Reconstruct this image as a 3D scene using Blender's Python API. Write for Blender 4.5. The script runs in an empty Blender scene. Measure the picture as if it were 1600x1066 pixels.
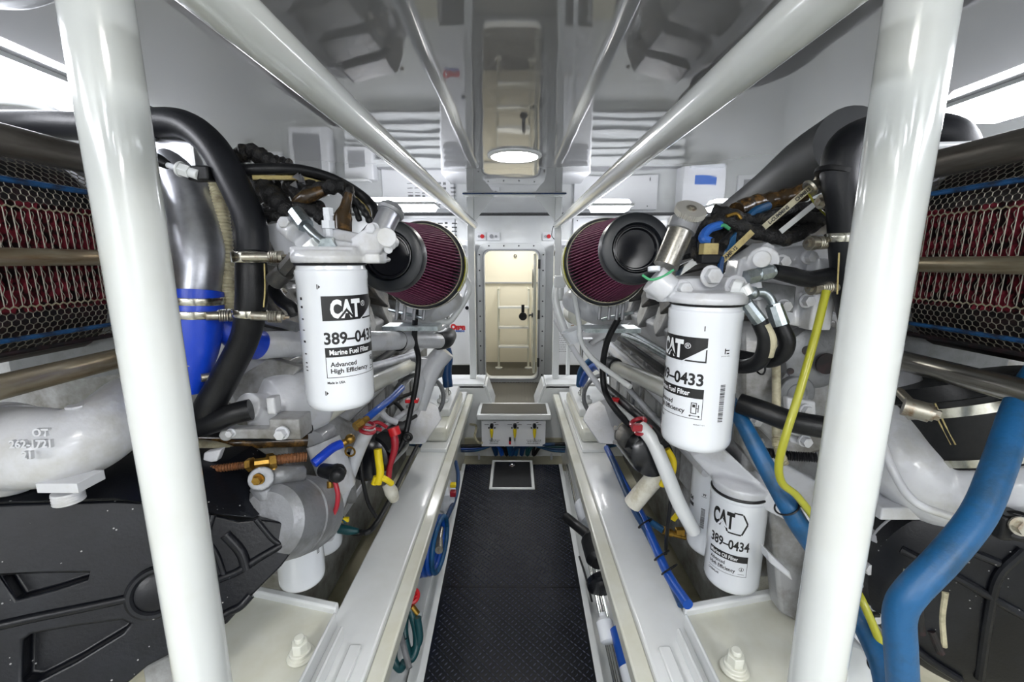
import bpy, bmesh, math, random
from mathutils import Vector, Matrix
random.seed(7)
C = bpy.context.scene.collection
SC = bpy.context.scene
F = 667.0; PITCH = math.radians(10.6); YAW = 4/667.0
EYE = Vector((0, 0, 1.45))
cp, sp = math.cos(PITCH), math.sin(PITCH)
def ray(u, v):
    a = (u-800)/F; b = (533-v)/F
    x, y, z = a, cp+b*sp, b*cp-sp
    return Vector((x*math.cos(YAW)-y*math.sin(YAW), x*math.sin(YAW)+y*math.cos(YAW), z))
def P(u, v, d): return EYE + ray(u, v)*d          # d: distance in front of the eye, metres
def PY(u, v, Y): r = ray(u, v); return EYE + r*(Y/r.y)
def PX(u, v, X): r = ray(u, v); return EYE + r*(X/r.x)
def PZ(u, v, Z): r = ray(u, v); return EYE + r*((Z-EYE.z)/r.z)
def L(pts): return [P(*p) for p in pts]
# ------------------------------------------------------------ materials
def lin(c):
    return tuple(((x/255)/12.92 if x/255 <= .04045 else ((x/255+.055)/1.055)**2.4) for x in c)
def mat(name, rgb, rough=.4, metal=0., coat=0., bump=0., bscale=40., var=0., vscale=8., rgb2=None, emit=None, spec=.5, stretch=None, thr=(.45,.7)):
    m = bpy.data.materials.new(name); m.use_nodes = True
    nt = m.node_tree; N = nt.nodes; bs = N['Principled BSDF']; LK = nt.links
    c = (*lin(rgb), 1)
    bs.inputs['Base Color'].default_value = c
    bs.inputs['Roughness'].default_value = rough
    bs.inputs['Metallic'].default_value = metal
    bs.inputs['Coat Weight'].default_value = coat
    bs.inputs['Coat Roughness'].default_value = .06
    bs.inputs['Specular IOR Level'].default_value = spec
    m.diffuse_color = c
    tc = N.new('ShaderNodeTexCoord'); src = tc.outputs['Object']
    if stretch:
        mp = N.new('ShaderNodeMapping'); mp.inputs['Scale'].default_value = stretch
        LK.new(src, mp.inputs[0]); src = mp.outputs[0]
    if rgb2 or var:
        c2 = lin(rgb2) if rgb2 else tuple(x*(1-var) for x in lin(rgb))
        no = N.new('ShaderNodeTexNoise'); no.inputs['Scale'].default_value = vscale; no.inputs['Detail'].default_value = 5
        no.inputs['Roughness'].default_value = .65
        LK.new(src, no.inputs['Vector'])
        rp = N.new('ShaderNodeValToRGB'); rp.color_ramp.elements[0].position = thr[0]; rp.color_ramp.elements[1].position = thr[1]
        rp.color_ramp.elements[0].color = c; rp.color_ramp.elements[1].color = (*c2, 1)
        LK.new(no.outputs['Fac'], rp.inputs[0]); LK.new(rp.outputs[0], bs.inputs['Base Color'])
    if bump:
        nb = N.new('ShaderNodeTexNoise'); nb.inputs['Scale'].default_value = bscale; nb.inputs['Detail'].default_value = 4
        LK.new(src, nb.inputs['Vector'])
        bp = N.new('ShaderNodeBump'); bp.inputs['Strength'].default_value = bump; bp.inputs['Distance'].default_value = .004
        LK.new(nb.outputs['Fac'], bp.inputs['Height']); LK.new(bp.outputs[0], bs.inputs['Normal'])
    if emit:
        bs.inputs['Emission Color'].default_value = (*lin(emit[0]), 1); bs.inputs['Emission Strength'].default_value = emit[1]
    return m
M = {}
M['pole'] = mat('glossy cream white paint', (203,207,206), .16, coat=.6, rgb2=(197,199,193), vscale=3, thr=(.5,.8))
M['gel'] = mat('white gelcoat', (220,223,224), .2, coat=.4, rgb2=(208,210,207), vscale=2.5, thr=(.5,.8))
M['cream'] = mat('aged cream gelcoat', (212,213,203), .25, coat=.3, rgb2=(198,196,176), vscale=4, thr=(.45,.8))
M['bilge'] = mat('bilge paint', (176,172,150), .35, rgb2=(130,126,102), vscale=2.2, bump=.15, bscale=9)
M['engine'] = mat('white engine paint', (196,198,203), .3, coat=.3, bump=.25, bscale=70, rgb2=(166,165,158), vscale=7, thr=(.5,.75))
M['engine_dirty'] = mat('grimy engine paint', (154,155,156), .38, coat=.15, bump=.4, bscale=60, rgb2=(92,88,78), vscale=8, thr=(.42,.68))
M['grey_cast'] = mat('grey cast metal', (132,134,138), .42, metal=.35, bump=.3, bscale=90, rgb2=(104,104,104), vscale=10)
M['dark_cast'] = mat('dark cast metal', (62,62,62), .38, metal=.35, bump=.4, bscale=50, rgb2=(104,98,88), vscale=14)
M['rubber'] = mat('black rubber', (18,19,22), .4, bump=.12, bscale=200, rgb2=(30,31,33), vscale=20, spec=.32)
M['foam'] = mat('black foam hose', (20,22,27), .45, bump=.1, bscale=160, spec=.35)
M['plastic'] = mat('dusty black plastic', (8,10,16), .36, bump=.12, bscale=160, rgb2=(24,27,34), vscale=7, thr=(.45,.8), spec=.35)
M['loom'] = mat('braided black loom', (19,19,21), .5, bump=.9, bscale=260, rgb2=(48,42,30), vscale=60, thr=(.55,.7))
M['tape'] = mat('oily brown tape', (58,44,26), .25, rgb2=(120,88,44), vscale=30, thr=(.5,.65))
M['alu'] = mat('polished aluminium', (206,208,214), .34, metal=.9, rgb2=(150,152,160), vscale=6, bump=.06, bscale=20, thr=(.4,.7))
M['brushed'] = mat('brushed stainless steel', (188,186,178), .28, metal=1, stretch=(60,1,60), rgb2=(150,146,136), vscale=3)
M['clampm'] = mat('stainless clamp band', (205,203,192), .22, metal=1, rgb2=(160,156,140), vscale=30)
M['bolt'] = mat('zinc bolt', (176,172,160), .35, metal=.9, rgb2=(128,96,64), vscale=60, thr=(.5,.75))
M['zinc'] = mat('zinc plated steel', (176,184,188), .36, metal=1, rgb2=(130,140,140), vscale=40)
M['tanpipe'] = mat('heat tinted steel pipe', (176,166,142), .33, metal=.7, stretch=(8,1,8), rgb2=(132,108,76), vscale=3.5, thr=(.48,.72))
M['greypipe'] = mat('dull grey steel pipe', (118,114,108), .4, metal=.6, stretch=(8,1,8), rgb2=(92,86,78), vscale=4)
M['fingrey'] = mat('expanded metal wire', (132,128,118), .4, metal=.6, rgb2=(96,92,86), vscale=30)
M['fingold'] = mat('bright metal fold', (190,184,160), .35, metal=.6)
M['finred'] = mat('red painted fin', (150,50,66), .5, rgb2=(34,26,28), vscale=34, thr=(.42,.56))
M['core'] = mat('dark cooler core', (20,20,22), .6, rgb2=(52,30,34), vscale=30)
M['blueedge'] = mat('blue painted edge', (26,82,134), .45, rgb2=(22,30,50), vscale=24, thr=(.45,.65))
M['bluesil'] = mat('blue silicone hose', (20,66,196), .35, coat=.2, bump=.1, bscale=200)
M['bluehose'] = mat('blue rubber hose', (16,82,130), .45, rgb2=(26,58,80), vscale=14, bump=.15, bscale=120, thr=(.45,.75))
M['bluedark'] = mat('dark blue hose', (16,60,108), .4, rgb2=(14,40,66), vscale=10)
M['bluebright'] = mat('bright blue hose', (16,74,164), .35, coat=.2)
M['teal'] = mat('teal rubber hose', (14,66,72), .4)
M['yellow'] = mat('yellow tube', (160,160,40), .35, coat=.2)
M['yellowb'] = mat('bright yellow sleeve', (232,206,24), .45)
M['red'] = mat('red cable', (160,30,46), .4, coat=.2)
M['redb'] = mat('bright red paint', (200,28,36), .4)
M['brass'] = mat('brass', (170,134,62), .35, metal=.9, rgb2=(110,84,44), vscale=40)
M['rust'] = mat('rusty steel rod', (112,70,38), .6, metal=.3, bump=.5, bscale=200, rgb2=(70,48,34), vscale=40)
M['pleat'] = mat('maroon filter cotton', (132,64,98), .7, rgb2=(108,48,80), vscale=10)
M['airrub'] = mat('black filter rubber', (24,28,33), .36, bump=.04, bscale=80)
M['gloss_black'] = mat('gloss black', (14,16,22), .2)
M['filter'] = mat('white filter enamel', (218,222,228), .14, coat=.7)
M['print'] = mat('black print', (18,18,20), .4)
M['printw'] = mat('white print', (226,229,232), .35)
M['printr'] = mat('red print', (206,40,44), .4)
M['printb'] = mat('blue print', (44,104,196), .4)
M['matblack'] = mat('black diamond rubber', (15,17,23), .26, bump=.06, bscale=300, rgb2=(22,24,31), vscale=12)
M['grip'] = mat('dark ribbed rubber', (74,72,64), .5, bump=.2, bscale=80)
M['greytrim'] = mat('grey trim', (150,152,156), .3)
M['knurl'] = mat('knurled aluminium', (186,184,178), .4, metal=.5)
M['chrome'] = mat('chrome', (225,224,220), .08, metal=1)
M['clearp'] = mat('frosted clear plastic', (222,226,232), .25)
M['conduit'] = mat('beige corrugated conduit', (186,180,152), .45, rgb2=(130,122,100), vscale=30)
M['label_y'] = mat('yellow tag', (188,172,116), .5, rgb2=(140,118,70), vscale=20)
M['white_cloth'] = mat('white wrapping tape', (206,204,192), .6, bump=.5, bscale=60, rgb2=(168,160,136), vscale=20)
M['panel'] = mat('white panel', (228,230,234), .3)
M['lampw'] = mat('lamp diffuser', (250,250,255), .4, emit=((246,248,255), 13))
M['lampd'] = mat('round lamp glass', (255,250,240), .4, emit=((255,252,246), 30))
M['wallc'] = mat('cream room paint', (224,219,202), .4)
M['green'] = mat('green gasket', (70,160,110), .5)
M['strip'] = mat('black strip', (24,24,28), .5)
M['dull'] = mat('dark grey paint', (58,60,62), .5)
M['tread'] = mat('highlighted black tread', (66,70,84), .2, bump=.05, bscale=300)  # lighter than the mat: specular highlights on the ridges put into the colour
def specks(m, scale=70, rgb=(150,150,150)):
    nt = m.node_tree; N = nt.nodes; bs = N['Principled BSDF']; src = bs.inputs['Base Color'].links[0].from_socket
    tc = N.new('ShaderNodeTexCoord'); vo = N.new('ShaderNodeTexVoronoi'); vo.inputs['Scale'].default_value = scale
    nt.links.new(tc.outputs['Object'], vo.inputs['Vector'])
    lt = N.new('ShaderNodeMath'); lt.operation = 'LESS_THAN'; lt.inputs[1].default_value = .11; nt.links.new(vo.outputs['Distance'], lt.inputs[0])
    ns = N.new('ShaderNodeTexNoise'); ns.inputs['Scale'].default_value = 6; nt.links.new(tc.outputs['Object'], ns.inputs['Vector'])
    g = N.new('ShaderNodeMath'); g.operation = 'GREATER_THAN'; g.inputs[1].default_value = .53; nt.links.new(ns.outputs['Fac'], g.inputs[0])
    mu = N.new('ShaderNodeMath'); mu.operation = 'MULTIPLY'; nt.links.new(lt.outputs[0], mu.inputs[0]); nt.links.new(g.outputs[0], mu.inputs[1])
    mx = N.new('ShaderNodeMix'); mx.data_type = 'RGBA'; nt.links.new(mu.outputs[0], mx.inputs[0]); nt.links.new(src, mx.inputs[6]); mx.inputs[7].default_value = (*lin(rgb), 1)
    nt.links.new(mx.outputs[2], bs.inputs['Base Color'])
specks(M['plastic'])
# glossy ceiling panels with slightly wavy gelcoat
mc = mat('glossy grey headliner', (164,165,168), .03, metal=.38, spec=.8)
nt = mc.node_tree; N = nt.nodes
tc = N.new('ShaderNodeTexCoord'); nb = N.new('ShaderNodeTexNoise'); nb.inputs['Scale'].default_value = 2.2; nb.inputs['Detail'].default_value = 1.5
bp = N.new('ShaderNodeBump'); bp.inputs['Strength'].default_value = .12; bp.inputs['Distance'].default_value = .02
nt.links.new(tc.outputs['Object'], nb.inputs['Vector']); nt.links.new(nb.outputs['Fac'], bp.inputs['Height']); nt.links.new(bp.outputs[0], N['Principled BSDF'].inputs['Normal'])
M['ceil'] = mc
# ------------------------------------------------------------ geometry helpers
def frame(d):
    d = d.normalized(); up = Vector((0,0,1)) if abs(d.z) < .92 else Vector((0,1,0))
    a = d.cross(up).normalized(); return a, a.cross(d).normalized(), d
def smooth(pts, n=6):
    if len(pts) < 3: return pts
    out = []; q = [pts[0]*2-pts[1]] + list(pts) + [pts[-1]*2-pts[-2]]
    for i in range(1, len(q)-2):
        p0, p1, p2, p3 = q[i-1:i+3]
        for k in range(n):
            t = k/n
            out.append(.5*((2*p1)+(p2-p0)*t+(2*p0-5*p1+4*p2-p3)*t*t+(3*p1-p0-3*p2+p3)*t**3))
    out.append(pts[-1]); return out
class MB:
    def __init__(s): s.v = []; s.f = []
    def add(s, vs, fs):
        n = len(s.v); s.v += [Vector(x) for x in vs]; s.f += [tuple(i+n for i in f) for f in fs]; return s
    def box(s, c, size, R=None):
        c = Vector(c); h = Vector(size)/2; vs = []
        for z in (-1,1):
            for y in (-1,1):
                for x in (-1,1):
                    o = Vector((x*h.x, y*h.y, z*h.z)); vs.append(c+(R@o if R else o))
        return s.add(vs, [(0,2,3,1),(4,5,7,6),(0,1,5,4),(2,6,7,3),(0,4,6,2),(1,3,7,5)])
    def bb(s, x0,x1,y0,y1,z0,z1):
        return s.box(((x0+x1)/2,(y0+y1)/2,(z0+z1)/2),(abs(x1-x0),abs(y1-y0),abs(z1-z0)))
    def prism(s, poly, vec):
        n = len(poly); poly = [Vector(p) for p in poly]; vec = Vector(vec)
        vs = poly+[p+vec for p in poly]
        return s.add(vs, [tuple(range(n))[::-1], tuple(range(n,2*n))]+[(i,(i+1)%n,(i+1)%n+n,i+n) for i in range(n)])
    def sweep(s, pts, radii, seg=14, caps=True, sq=None):
        n = len(pts); rings = []
        t = [(pts[min(i+1,n-1)]-pts[max(i-1,0)]) for i in range(n)]
        a, b, d = frame(t[0])
        for i in range(n):
            d2 = t[i].normalized()
            a = (a-d2*a.dot(d2)); a = a.normalized() if a.length > 1e-6 else frame(d2)[0]
            b = d2.cross(a)
            r = radii[i] if isinstance(radii, (list, tuple)) else radii
            rings.append([pts[i]+(a*math.cos(2*math.pi*k/seg)+b*math.sin(2*math.pi*k/seg)*(sq or 1))*r for k in range(seg)])
        vs = [p for rg in rings for p in rg]; fs = []
        for i in range(n-1):
            for k in range(seg):
                k2 = (k+1)%seg; fs.append((i*seg+k, i*seg+k2, (i+1)*seg+k2, (i+1)*seg+k))
        if caps: fs += [tuple(range(seg))[::-1], tuple(range((n-1)*seg, n*seg))]
        return s.add(vs, fs)
    def tube(s, pts, r, seg=14, n=6, sq=None):
        pp = smooth(pts, n)
        if isinstance(r, (list, tuple)):
            m = len(pts)-1; rr = []
            for i in range(len(pp)):
                t = i/(len(pp)-1)*m; k = min(int(t), m-1); rr.append(r[k]+(r[k+1]-r[k])*(t-k))
            r = rr
        return s.sweep(pp, r, seg, sq=sq)
    def cyl(s, p0, p1, r, r1=None, seg=20): return s.sweep([Vector(p0), Vector(p1)], [r, r if r1 is None else r1], seg)
    def lathe(s, p, ax, prof, seg=32):
        p = Vector(p); ax = Vector(ax).normalized()
        a, b, d = frame(ax); rings = []
        for t, r in prof: rings.append([p+ax*t+(a*math.cos(2*math.pi*k/seg)+b*math.sin(2*math.pi*k/seg))*max(r, 1e-4) for k in range(seg)])
        n = len(rings); fs = []
        for i in range(n-1):
            for k in range(seg): fs.append((i*seg+k, i*seg+(k+1)%seg, (i+1)*seg+(k+1)%seg, (i+1)*seg+k))
        fs += [tuple(range(seg))[::-1], tuple(range((n-1)*seg, n*seg))]
        return s.add([q for rg in rings for q in rg], fs)
    def ring(s, p, ax, R, r, seg=32, rs=8, sqz=1.):
        p = Vector(p); a, b, d = frame(Vector(ax)); vs = []; fs = []
        for i in range(seg):
            t = 2*math.pi*i/seg; o = a*math.cos(t)+b*math.sin(t)
            for k in range(rs):
                q = 2*math.pi*k/rs; vs.append(p+o*(R+r*math.cos(q))+d*r*sqz*math.sin(q))
        for i in range(seg):
            for k in range(rs): fs.append((i*rs+k, i*rs+(k+1)%rs, ((i+1)%seg)*rs+(k+1)%rs, ((i+1)%seg)*rs+k))
        return s.add(vs, fs)
    def hexb(s, p, ax, r, h): 
        p = Vector(p); ax = Vector(ax).normalized()
        s.cyl(p, p+ax*h*.25, r*1.35, seg=16); return s.sweep([p+ax*h*.2, p+ax*h], r, 6)
    def ball(s, c, r, seg=14):
        n = seg//2; return s.lathe(Vector(c)-Vector((0,0,r)), (0,0,1), [(r-r*math.cos(math.pi*i/n), r*math.sin(math.pi*i/n)) for i in range(n+1)], seg)
    def build(s, name, m, parent=None, bevel=0, remesh=0, angle=35, flat=False, sub=0):
        me = bpy.data.meshes.new(name)
        lo = Vector([min(v[i] for v in s.v) for i in range(3)]); hi = Vector([max(v[i] for v in s.v) for i in range(3)])
        c = (lo+hi)/2; c.z = lo.z
        me.from_pydata([tuple(v-c) for v in s.v], [], s.f); me.update()
        if remesh is not None:
            bm = bmesh.new(); bm.from_mesh(me); bmesh.ops.recalc_face_normals(bm, faces=bm.faces); bm.to_mesh(me); bm.free()
        if not flat:
            me.polygons.foreach_set('use_smooth', [True]*len(me.polygons))
            try: me.set_sharp_from_angle(angle=math.radians(angle))
            except Exception: pass
        o = bpy.data.objects.new(name, me); C.objects.link(o)
        me.materials.append(M[m] if isinstance(m, str) else m)
        W[o.name] = c.copy()
        if parent: o.parent = parent; o.location = c-W[parent.name]
        else: o.location = c
        if bevel:
            b = o.modifiers.new('bevel', 'BEVEL'); b.width = bevel; b.segments = 2; b.limit_method = 'ANGLE'; b.angle_limit = math.radians(40)
        if remesh:
            r = o.modifiers.new('remesh', 'REMESH'); r.mode = 'VOXEL'; r.voxel_size = remesh; r.use_smooth_shade = True
            q = o.modifiers.new('soft', 'SMOOTH'); q.iterations = 2; q.factor = .45
        return o
W = {}
def tag(o, label=None, cat=None, group=None, kind=None):
    if label: o['label'] = label
    if cat: o['category'] = cat
    if group: o['group'] = group
    if kind: o['kind'] = kind
    return o
def thing(name, loc, label, cat, group=None):
    o = bpy.data.objects.new(name, None); C.objects.link(o); o.empty_display_size = .05
    o.location = loc; W[o.name] = Vector(loc); return tag(o, label, cat, group)
def struct(o): o['kind'] = 'structure'; return o
def hull_pts(ps): return ps
def split_islands(o):
    """make every separate piece (touching shells count as one) an object of its own"""
    me = o.data; par = list(range(len(me.vertices)))
    def find(i):
        while par[i] != i: par[i] = par[par[i]]; i = par[i]
        return i
    for e in me.edges:
        a, b = find(e.vertices[0]), find(e.vertices[1])
        if a != b: par[a] = b
    isl = {}
    for v in me.vertices: isl.setdefault(find(v.index), []).append(v.index)
    bx = []
    for k, vs in isl.items():
        cs = [me.vertices[i].co for i in vs]; bx.append([set(vs), [min(c[j] for c in cs)-.001 for j in range(3)], [max(c[j] for c in cs)+.001 for j in range(3)]])
    ch = True
    while ch:
        ch = False
        for i in range(len(bx)):
            for j in range(i+1, len(bx)):
                if all(bx[i][1][k] <= bx[j][2][k] and bx[j][1][k] <= bx[i][2][k] for k in range(3)):
                    bx[i] = [bx[i][0]|bx[j][0], [min(bx[i][1][k],bx[j][1][k]) for k in range(3)], [max(bx[i][2][k],bx[j][2][k]) for k in range(3)]]
                    del bx[j]; ch = True; break
            if ch: break
    if len(bx) < 2 or len(bx) > 60: return
    base = o.name.split('.')[0]
    for s_, lo, hi in bx:
        idx = sorted(s_); mp = {v: n for n, v in enumerate(idx)}
        c = Vector([(lo[k]+hi[k])/2 for k in range(3)])
        nm = bpy.data.meshes.new(base); nm.from_pydata([tuple(me.vertices[v].co-c) for v in idx], [], [tuple(mp[v] for v in p.vertices) for p in me.polygons if p.vertices[0] in s_])
        for m_ in me.materials: nm.materials.append(m_)
        if me.polygons[0].use_smooth:
            nm.polygons.foreach_set('use_smooth', [True]*len(nm.polygons)); nm.set_sharp_from_angle(angle=math.radians(35))
        k = o.copy(); k.data = nm; C.objects.link(k); k.location = o.location+c; k.name = base
    bpy.data.objects.remove(o)
def cut(o, cutters):
    for mb in cutters:
        k = mb.build('cutter', 'plastic')
        b = o.modifiers.new('cut', 'BOOLEAN'); b.object = k; b.operation = 'DIFFERENCE'; b.solver = 'EXACT'
        bpy.context.view_layer.update()
        dg = bpy.context.evaluated_depsgraph_get()
        me = bpy.data.meshes.new_from_object(o.evaluated_get(dg)); o.modifiers.remove(b)
        o.data = me; bpy.data.objects.remove(k)
    return o
def text2d(body, size, bold=0., xs=1., align='LEFT', sp=1.):
    cu = bpy.data.curves.new('t', 'FONT'); cu.body = body; cu.size = size; cu.offset = bold; cu.align_x = align; cu.space_character = sp
    cu.resolution_u = 3
    o = bpy.data.objects.new('t', cu); C.objects.link(o); bpy.context.view_layer.update()
    me = bpy.data.meshes.new_from_object(o.evaluated_get(bpy.context.evaluated_depsgraph_get()))
    vs = [(v.co.x*xs, v.co.y) for v in me.vertices]; fs = [tuple(p.vertices) for p in me.polygons]
    bpy.data.objects.remove(o); bpy.data.meshes.remove(me); return vs, fs
class Flat:
    """2-D artwork (metres) that can be laid on a plane or wrapped on a cylinder"""
    def __init__(s): s.v = []; s.f = []
    def poly(s, pts): n = len(s.v); s.v += pts; s.f.append(tuple(range(n, n+len(pts)))); return s
    def rect(s, x0, y0, x1, y1): return s.poly([(x0,y0),(x1,y0),(x1,y1),(x0,y1)])
    def frame(s, x0, y0, x1, y1, t):
        s.rect(x0,y0,x1,y0+t); s.rect(x0,y1-t,x1,y1); s.rect(x0,y0,x0+t,y1); return s.rect(x1-t,y0,x1,y1)
    def text(s, body, x, y, h, bold=0., xs=1., w=None, align='LEFT'):
        vs, fs = text2d(body, h/.7, bold, xs, align)
        if w and vs:
            x0 = min(q[0] for q in vs); x1 = max(q[0] for q in vs); k = w/(x1-x0); vs = [((q[0]-x0)*k, q[1]) for q in vs]
        n = len(s.v); s.v += [(q[0]+x, q[1]+y) for q in vs]; s.f += [tuple(i+n for i in f) for f in fs]; return s
    def place(s, fn, step=None):
        bm = bmesh.new(); vv = [bm.verts.new((a, b, 0)) for a, b in s.v]
        for f in s.f:
            try: bm.faces.new([vv[i] for i in f])
            except ValueError: pass
        if step:
            lo = min(a for a, b in s.v); hi = max(a for a, b in s.v); x = lo+step
            while x < hi:
                bmesh.ops.bisect_plane(bm, geom=bm.verts[:]+bm.edges[:]+bm.faces[:], plane_co=(x,0,0), plane_no=(1,0,0)); x += step
        bm.verts.ensure_lookup_table(); bm.verts.index_update()
        mb = MB(); mb.v = [fn(v.co.x, v.co.y) for v in bm.verts]; mb.f = [tuple(q.index for q in f.verts) for f in bm.faces]; bm.free()
        return mb
    def onplane(s, o, ex, ey): 
        o = Vector(o); ex = Vector(ex).normalized(); ey = Vector(ey).normalized()
        return s.place(lambda a, b: o+ex*a+ey*b)
    def oncyl(s, base, r, f, lift=.0004):
        f = Vector((f.x, f.y, 0)).normalized(); sd = f.cross(Vector((0,0,1))); sd = -sd
        return s.place(lambda a, b: Vector(base)+(f*math.cos(a/r)+sd*math.sin(a/r))*(r+lift)+Vector((0,0,b)), step=.006)
def clamp(parent, c, ax, r, w=.014, bolt=None, tw=.0, m='clampm', bl=.035, off=.026):
    """T-bolt band clamp round a hose; bolt = direction (world) to where the barrel stands"""
    mb = MB(); c = Vector(c); ax = Vector(ax).normalized(); mb.lathe(c-ax*w/2, ax, [(0,r-.002),(0,r+.002),(w*.1,r+.003),(w*.9,r+.003),(w,r+.002),(w,r-.002)], 32)
    o = mb.build('hose_clamp', m, parent)
    if bolt is not None:
        b = Vector(bolt); b = (b-ax*b.dot(ax)).normalized(); t = ax.cross(b)
        p = c+b*(r+.006)+t*off
        q = MB(); q.cyl(p-t*bl*.5, p+t*bl*.5, .0095)
        for k in range(4): q.ring(p+t*(bl*.5+.003+k*.0045), t, .011, .0024, 16, 6)
        q.cyl(p+t*bl*.5, p+t*(bl*.5+.024), .006, seg=14); q.cyl(p+t*(bl*.5+.02), p+t*(bl*.5+.027), .013); q.sweep([p+t*(bl*.5+.026), p+t*(bl*.5+.034)], .006, 6); q.cyl(p+t*(bl*.5+.034), p+t*(bl*.5+.042), .0035)
        q.build('clamp_bolt', 'bolt', o)
    return o
def hose(name, pts, r, m, label, cat='hose', group=None, seg=16, clamps=(), sq=None):
    mb = MB(); mb.tube(pts, r, seg, sq=sq); o = mb.build(name, m); tag(o, label, cat, group)
    return o
# ================================================================ SETTING
HW = 2.8; YB = 4.8; ZC = 1.95; Y0 = -1.4
struct(MB().bb(-HW,HW,Y0,YB,ZC,ZC+.05).build('ceiling', 'ceil', flat=True))
struct(MB().bb(-HW-.05,-HW,Y0,YB+.05,-.5,ZC).build('wall_left', 'gel'))
struct(MB().bb(HW,HW+.05,Y0,YB+.05,-.5,ZC).build('wall_right', 'gel'))
struct(MB().bb(-HW,HW,Y0-.05,Y0,-.5,ZC).build('wall_front', 'gel'))
# back bulkhead with the door opening
DX0, DX1, DZ0, DZ1 = PY(757,500,YB).x, PY(841,500,YB).x, PY(800,591,YB).z, PY(800,391,YB).z
w = MB(); w.bb(-HW,DX0,YB,YB+.06,-.5,ZC); w.bb(DX1,HW,YB,YB+.06,-.5,ZC); w.bb(DX0,DX1,YB,YB+.06,DZ1,ZC); w.bb(DX0,DX1,YB,YB+.06,-.5,DZ0)
struct(w.build('wall_back', 'gel'))
t = struct(MB().bb(-HW,HW,YB-.012,YB-.001,ZC-.016,ZC-.001).build('trim_1', 'dull'))  # dark strip painted in as the shadow gap between bulkhead and ceiling
# hull floor under the engines and engine-room sole
struct(MB().bb(-HW,HW,Y0,3.4,-.16,-.1).build('floor', 'bilge'))
struct(MB().bb(-HW,HW,3.2,YB,.0,.06).build('floor_aft', 'bilge'))
# door frame: rounded rectangle ring, bolted
def rrect(x0,x1,z0,z1,r,n=6):
    pts = []
    for cx, cz, a0 in ((x1-r,z1-r,0),(x0+r,z1-r,90),(x0+r,z0+r,180),(x1-r,z0+r,270)):
        for k in range(n+1):
            a = math.radians(a0+90*k/n); pts.append((cx+r*math.cos(a), cz+r*math.sin(a)))
    return pts
def ringplate(x0,x1,z0,z1,t,r,y0,y1,ti=None):
    o = rrect(x0-t,x1+t,z0-t,z1+t,r+t*.6); i = rrect(x0,x1,z0,z1,r); n = len(o); vs = []
    for y in (y0,y1):
        vs += [(a,y,b) for a,b in o]+[(a,y,b) for a,b in i]
    fs = []
    for k in range(n):
        j = (k+1)%n
        fs += [(k,j,j+n,k+n), (2*n+k,3*n+k,3*n+j,2*n+j), (k,2*n+k,2*n+j,j), (n+k,n+j,3*n+j,3*n+k)]
    return MB().add(vs, fs)
fr = tag(ringplate(DX0+.01,DX1-.01,DZ0+.01,DZ1-.01,.085,.07,YB-.035,YB+.07).build('door_1', 'greytrim' if 0 else 'gel', bevel=.006), kind='structure')
rb = ringplate(DX0-.0,DX1+.0,DZ0-.0,DZ1+.0,.012,.07,YB-.05,YB-.03).build('door_seal', 'greytrim', fr)
b = MB()
for k in range(9):
    z = DZ0+.05+(DZ1-DZ0-.1)*k/8
    for x in (DX0-.045, DX1+.045): b.cyl((x,YB-.042,z),(x,YB-.03,z),.009,seg=8)
for k in range(4):
    x = DX0+.06+(DX1-DX0-.12)*k/3
    for z in (DZ0-.045,DZ1+.045): b.cyl((x,YB-.042,z),(x,YB-.03,z),.009,seg=8)
b.build('bolt', 'dull', fr)
# room beyond
YN = 6.1
n = MB(); n.bb(-1.1,1.1,YN,YN+.05,-.3,2.1); struct(n.build('wall_far', 'wallc'))
struct(MB().bb(-1.1,-1.05,YB+.06,YN,-.3,2.1).build('wall_far_left', 'wallc'))
struct(MB().bb(1.05,1.1,YB+.06,YN,-.3,2.1).build('wall_far_right', 'wallc'))
struct(MB().bb(-1.1,1.1,YB+.06,YN+.05,2.1,2.15).build('ceiling_far', 'wallc'))
zf = PY(800,566,YN).z
struct(MB().bb(-1.05,1.05,YB+.06,YN,zf-.05,zf).build('floor_far', 'grip'))
struct(MB().bb(-1.05,1.05,YN-.03,YN,PY(800,443,YN).z,PY(800,443,YN).z+.02).build('trim_2', 'greytrim'))
# open door leaf, hinged right, swung back into the far room
leaf = thing('door_leaf', (DX1-.02,YB+.08,DZ0+.02), 'white watertight door standing open behind the right side of the doorway', 'door')
MB().bb(DX1-.055,DX1-.02,YB+.08,YB+.58,DZ0+.03,DZ1-.03).build('panel', 'cream', leaf, bevel=.01)
h = MB()
for z in (DZ0+.15, DZ0+.7, DZ1-.2): h.bb(DX1-.01,DX1+.015,YB-.06,YB-.03,z,z+.1)
h.build('hinge', 'dull', leaf)
h = MB(); zl = DZ0+.72; h.cyl((DX1-.07,YB+.16,zl),(DX1-.055,YB+.16,zl),.03); h.cyl((DX1-.09,YB+.16,zl),(DX1-.09,YB+.24,zl-.02),.01); h.cyl((DX1-.09,YB+.16,zl),(DX1-.055,YB+.16,zl),.01)
h.build('handle', 'dull', leaf)
MB().lathe((DX1-.06,YB+.22,zl+.42),(1,0,0),[(0,.11),(.006,.11),(.006,.09),(.003,.09)]).build('porthole', 'dull', leaf)
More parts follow.
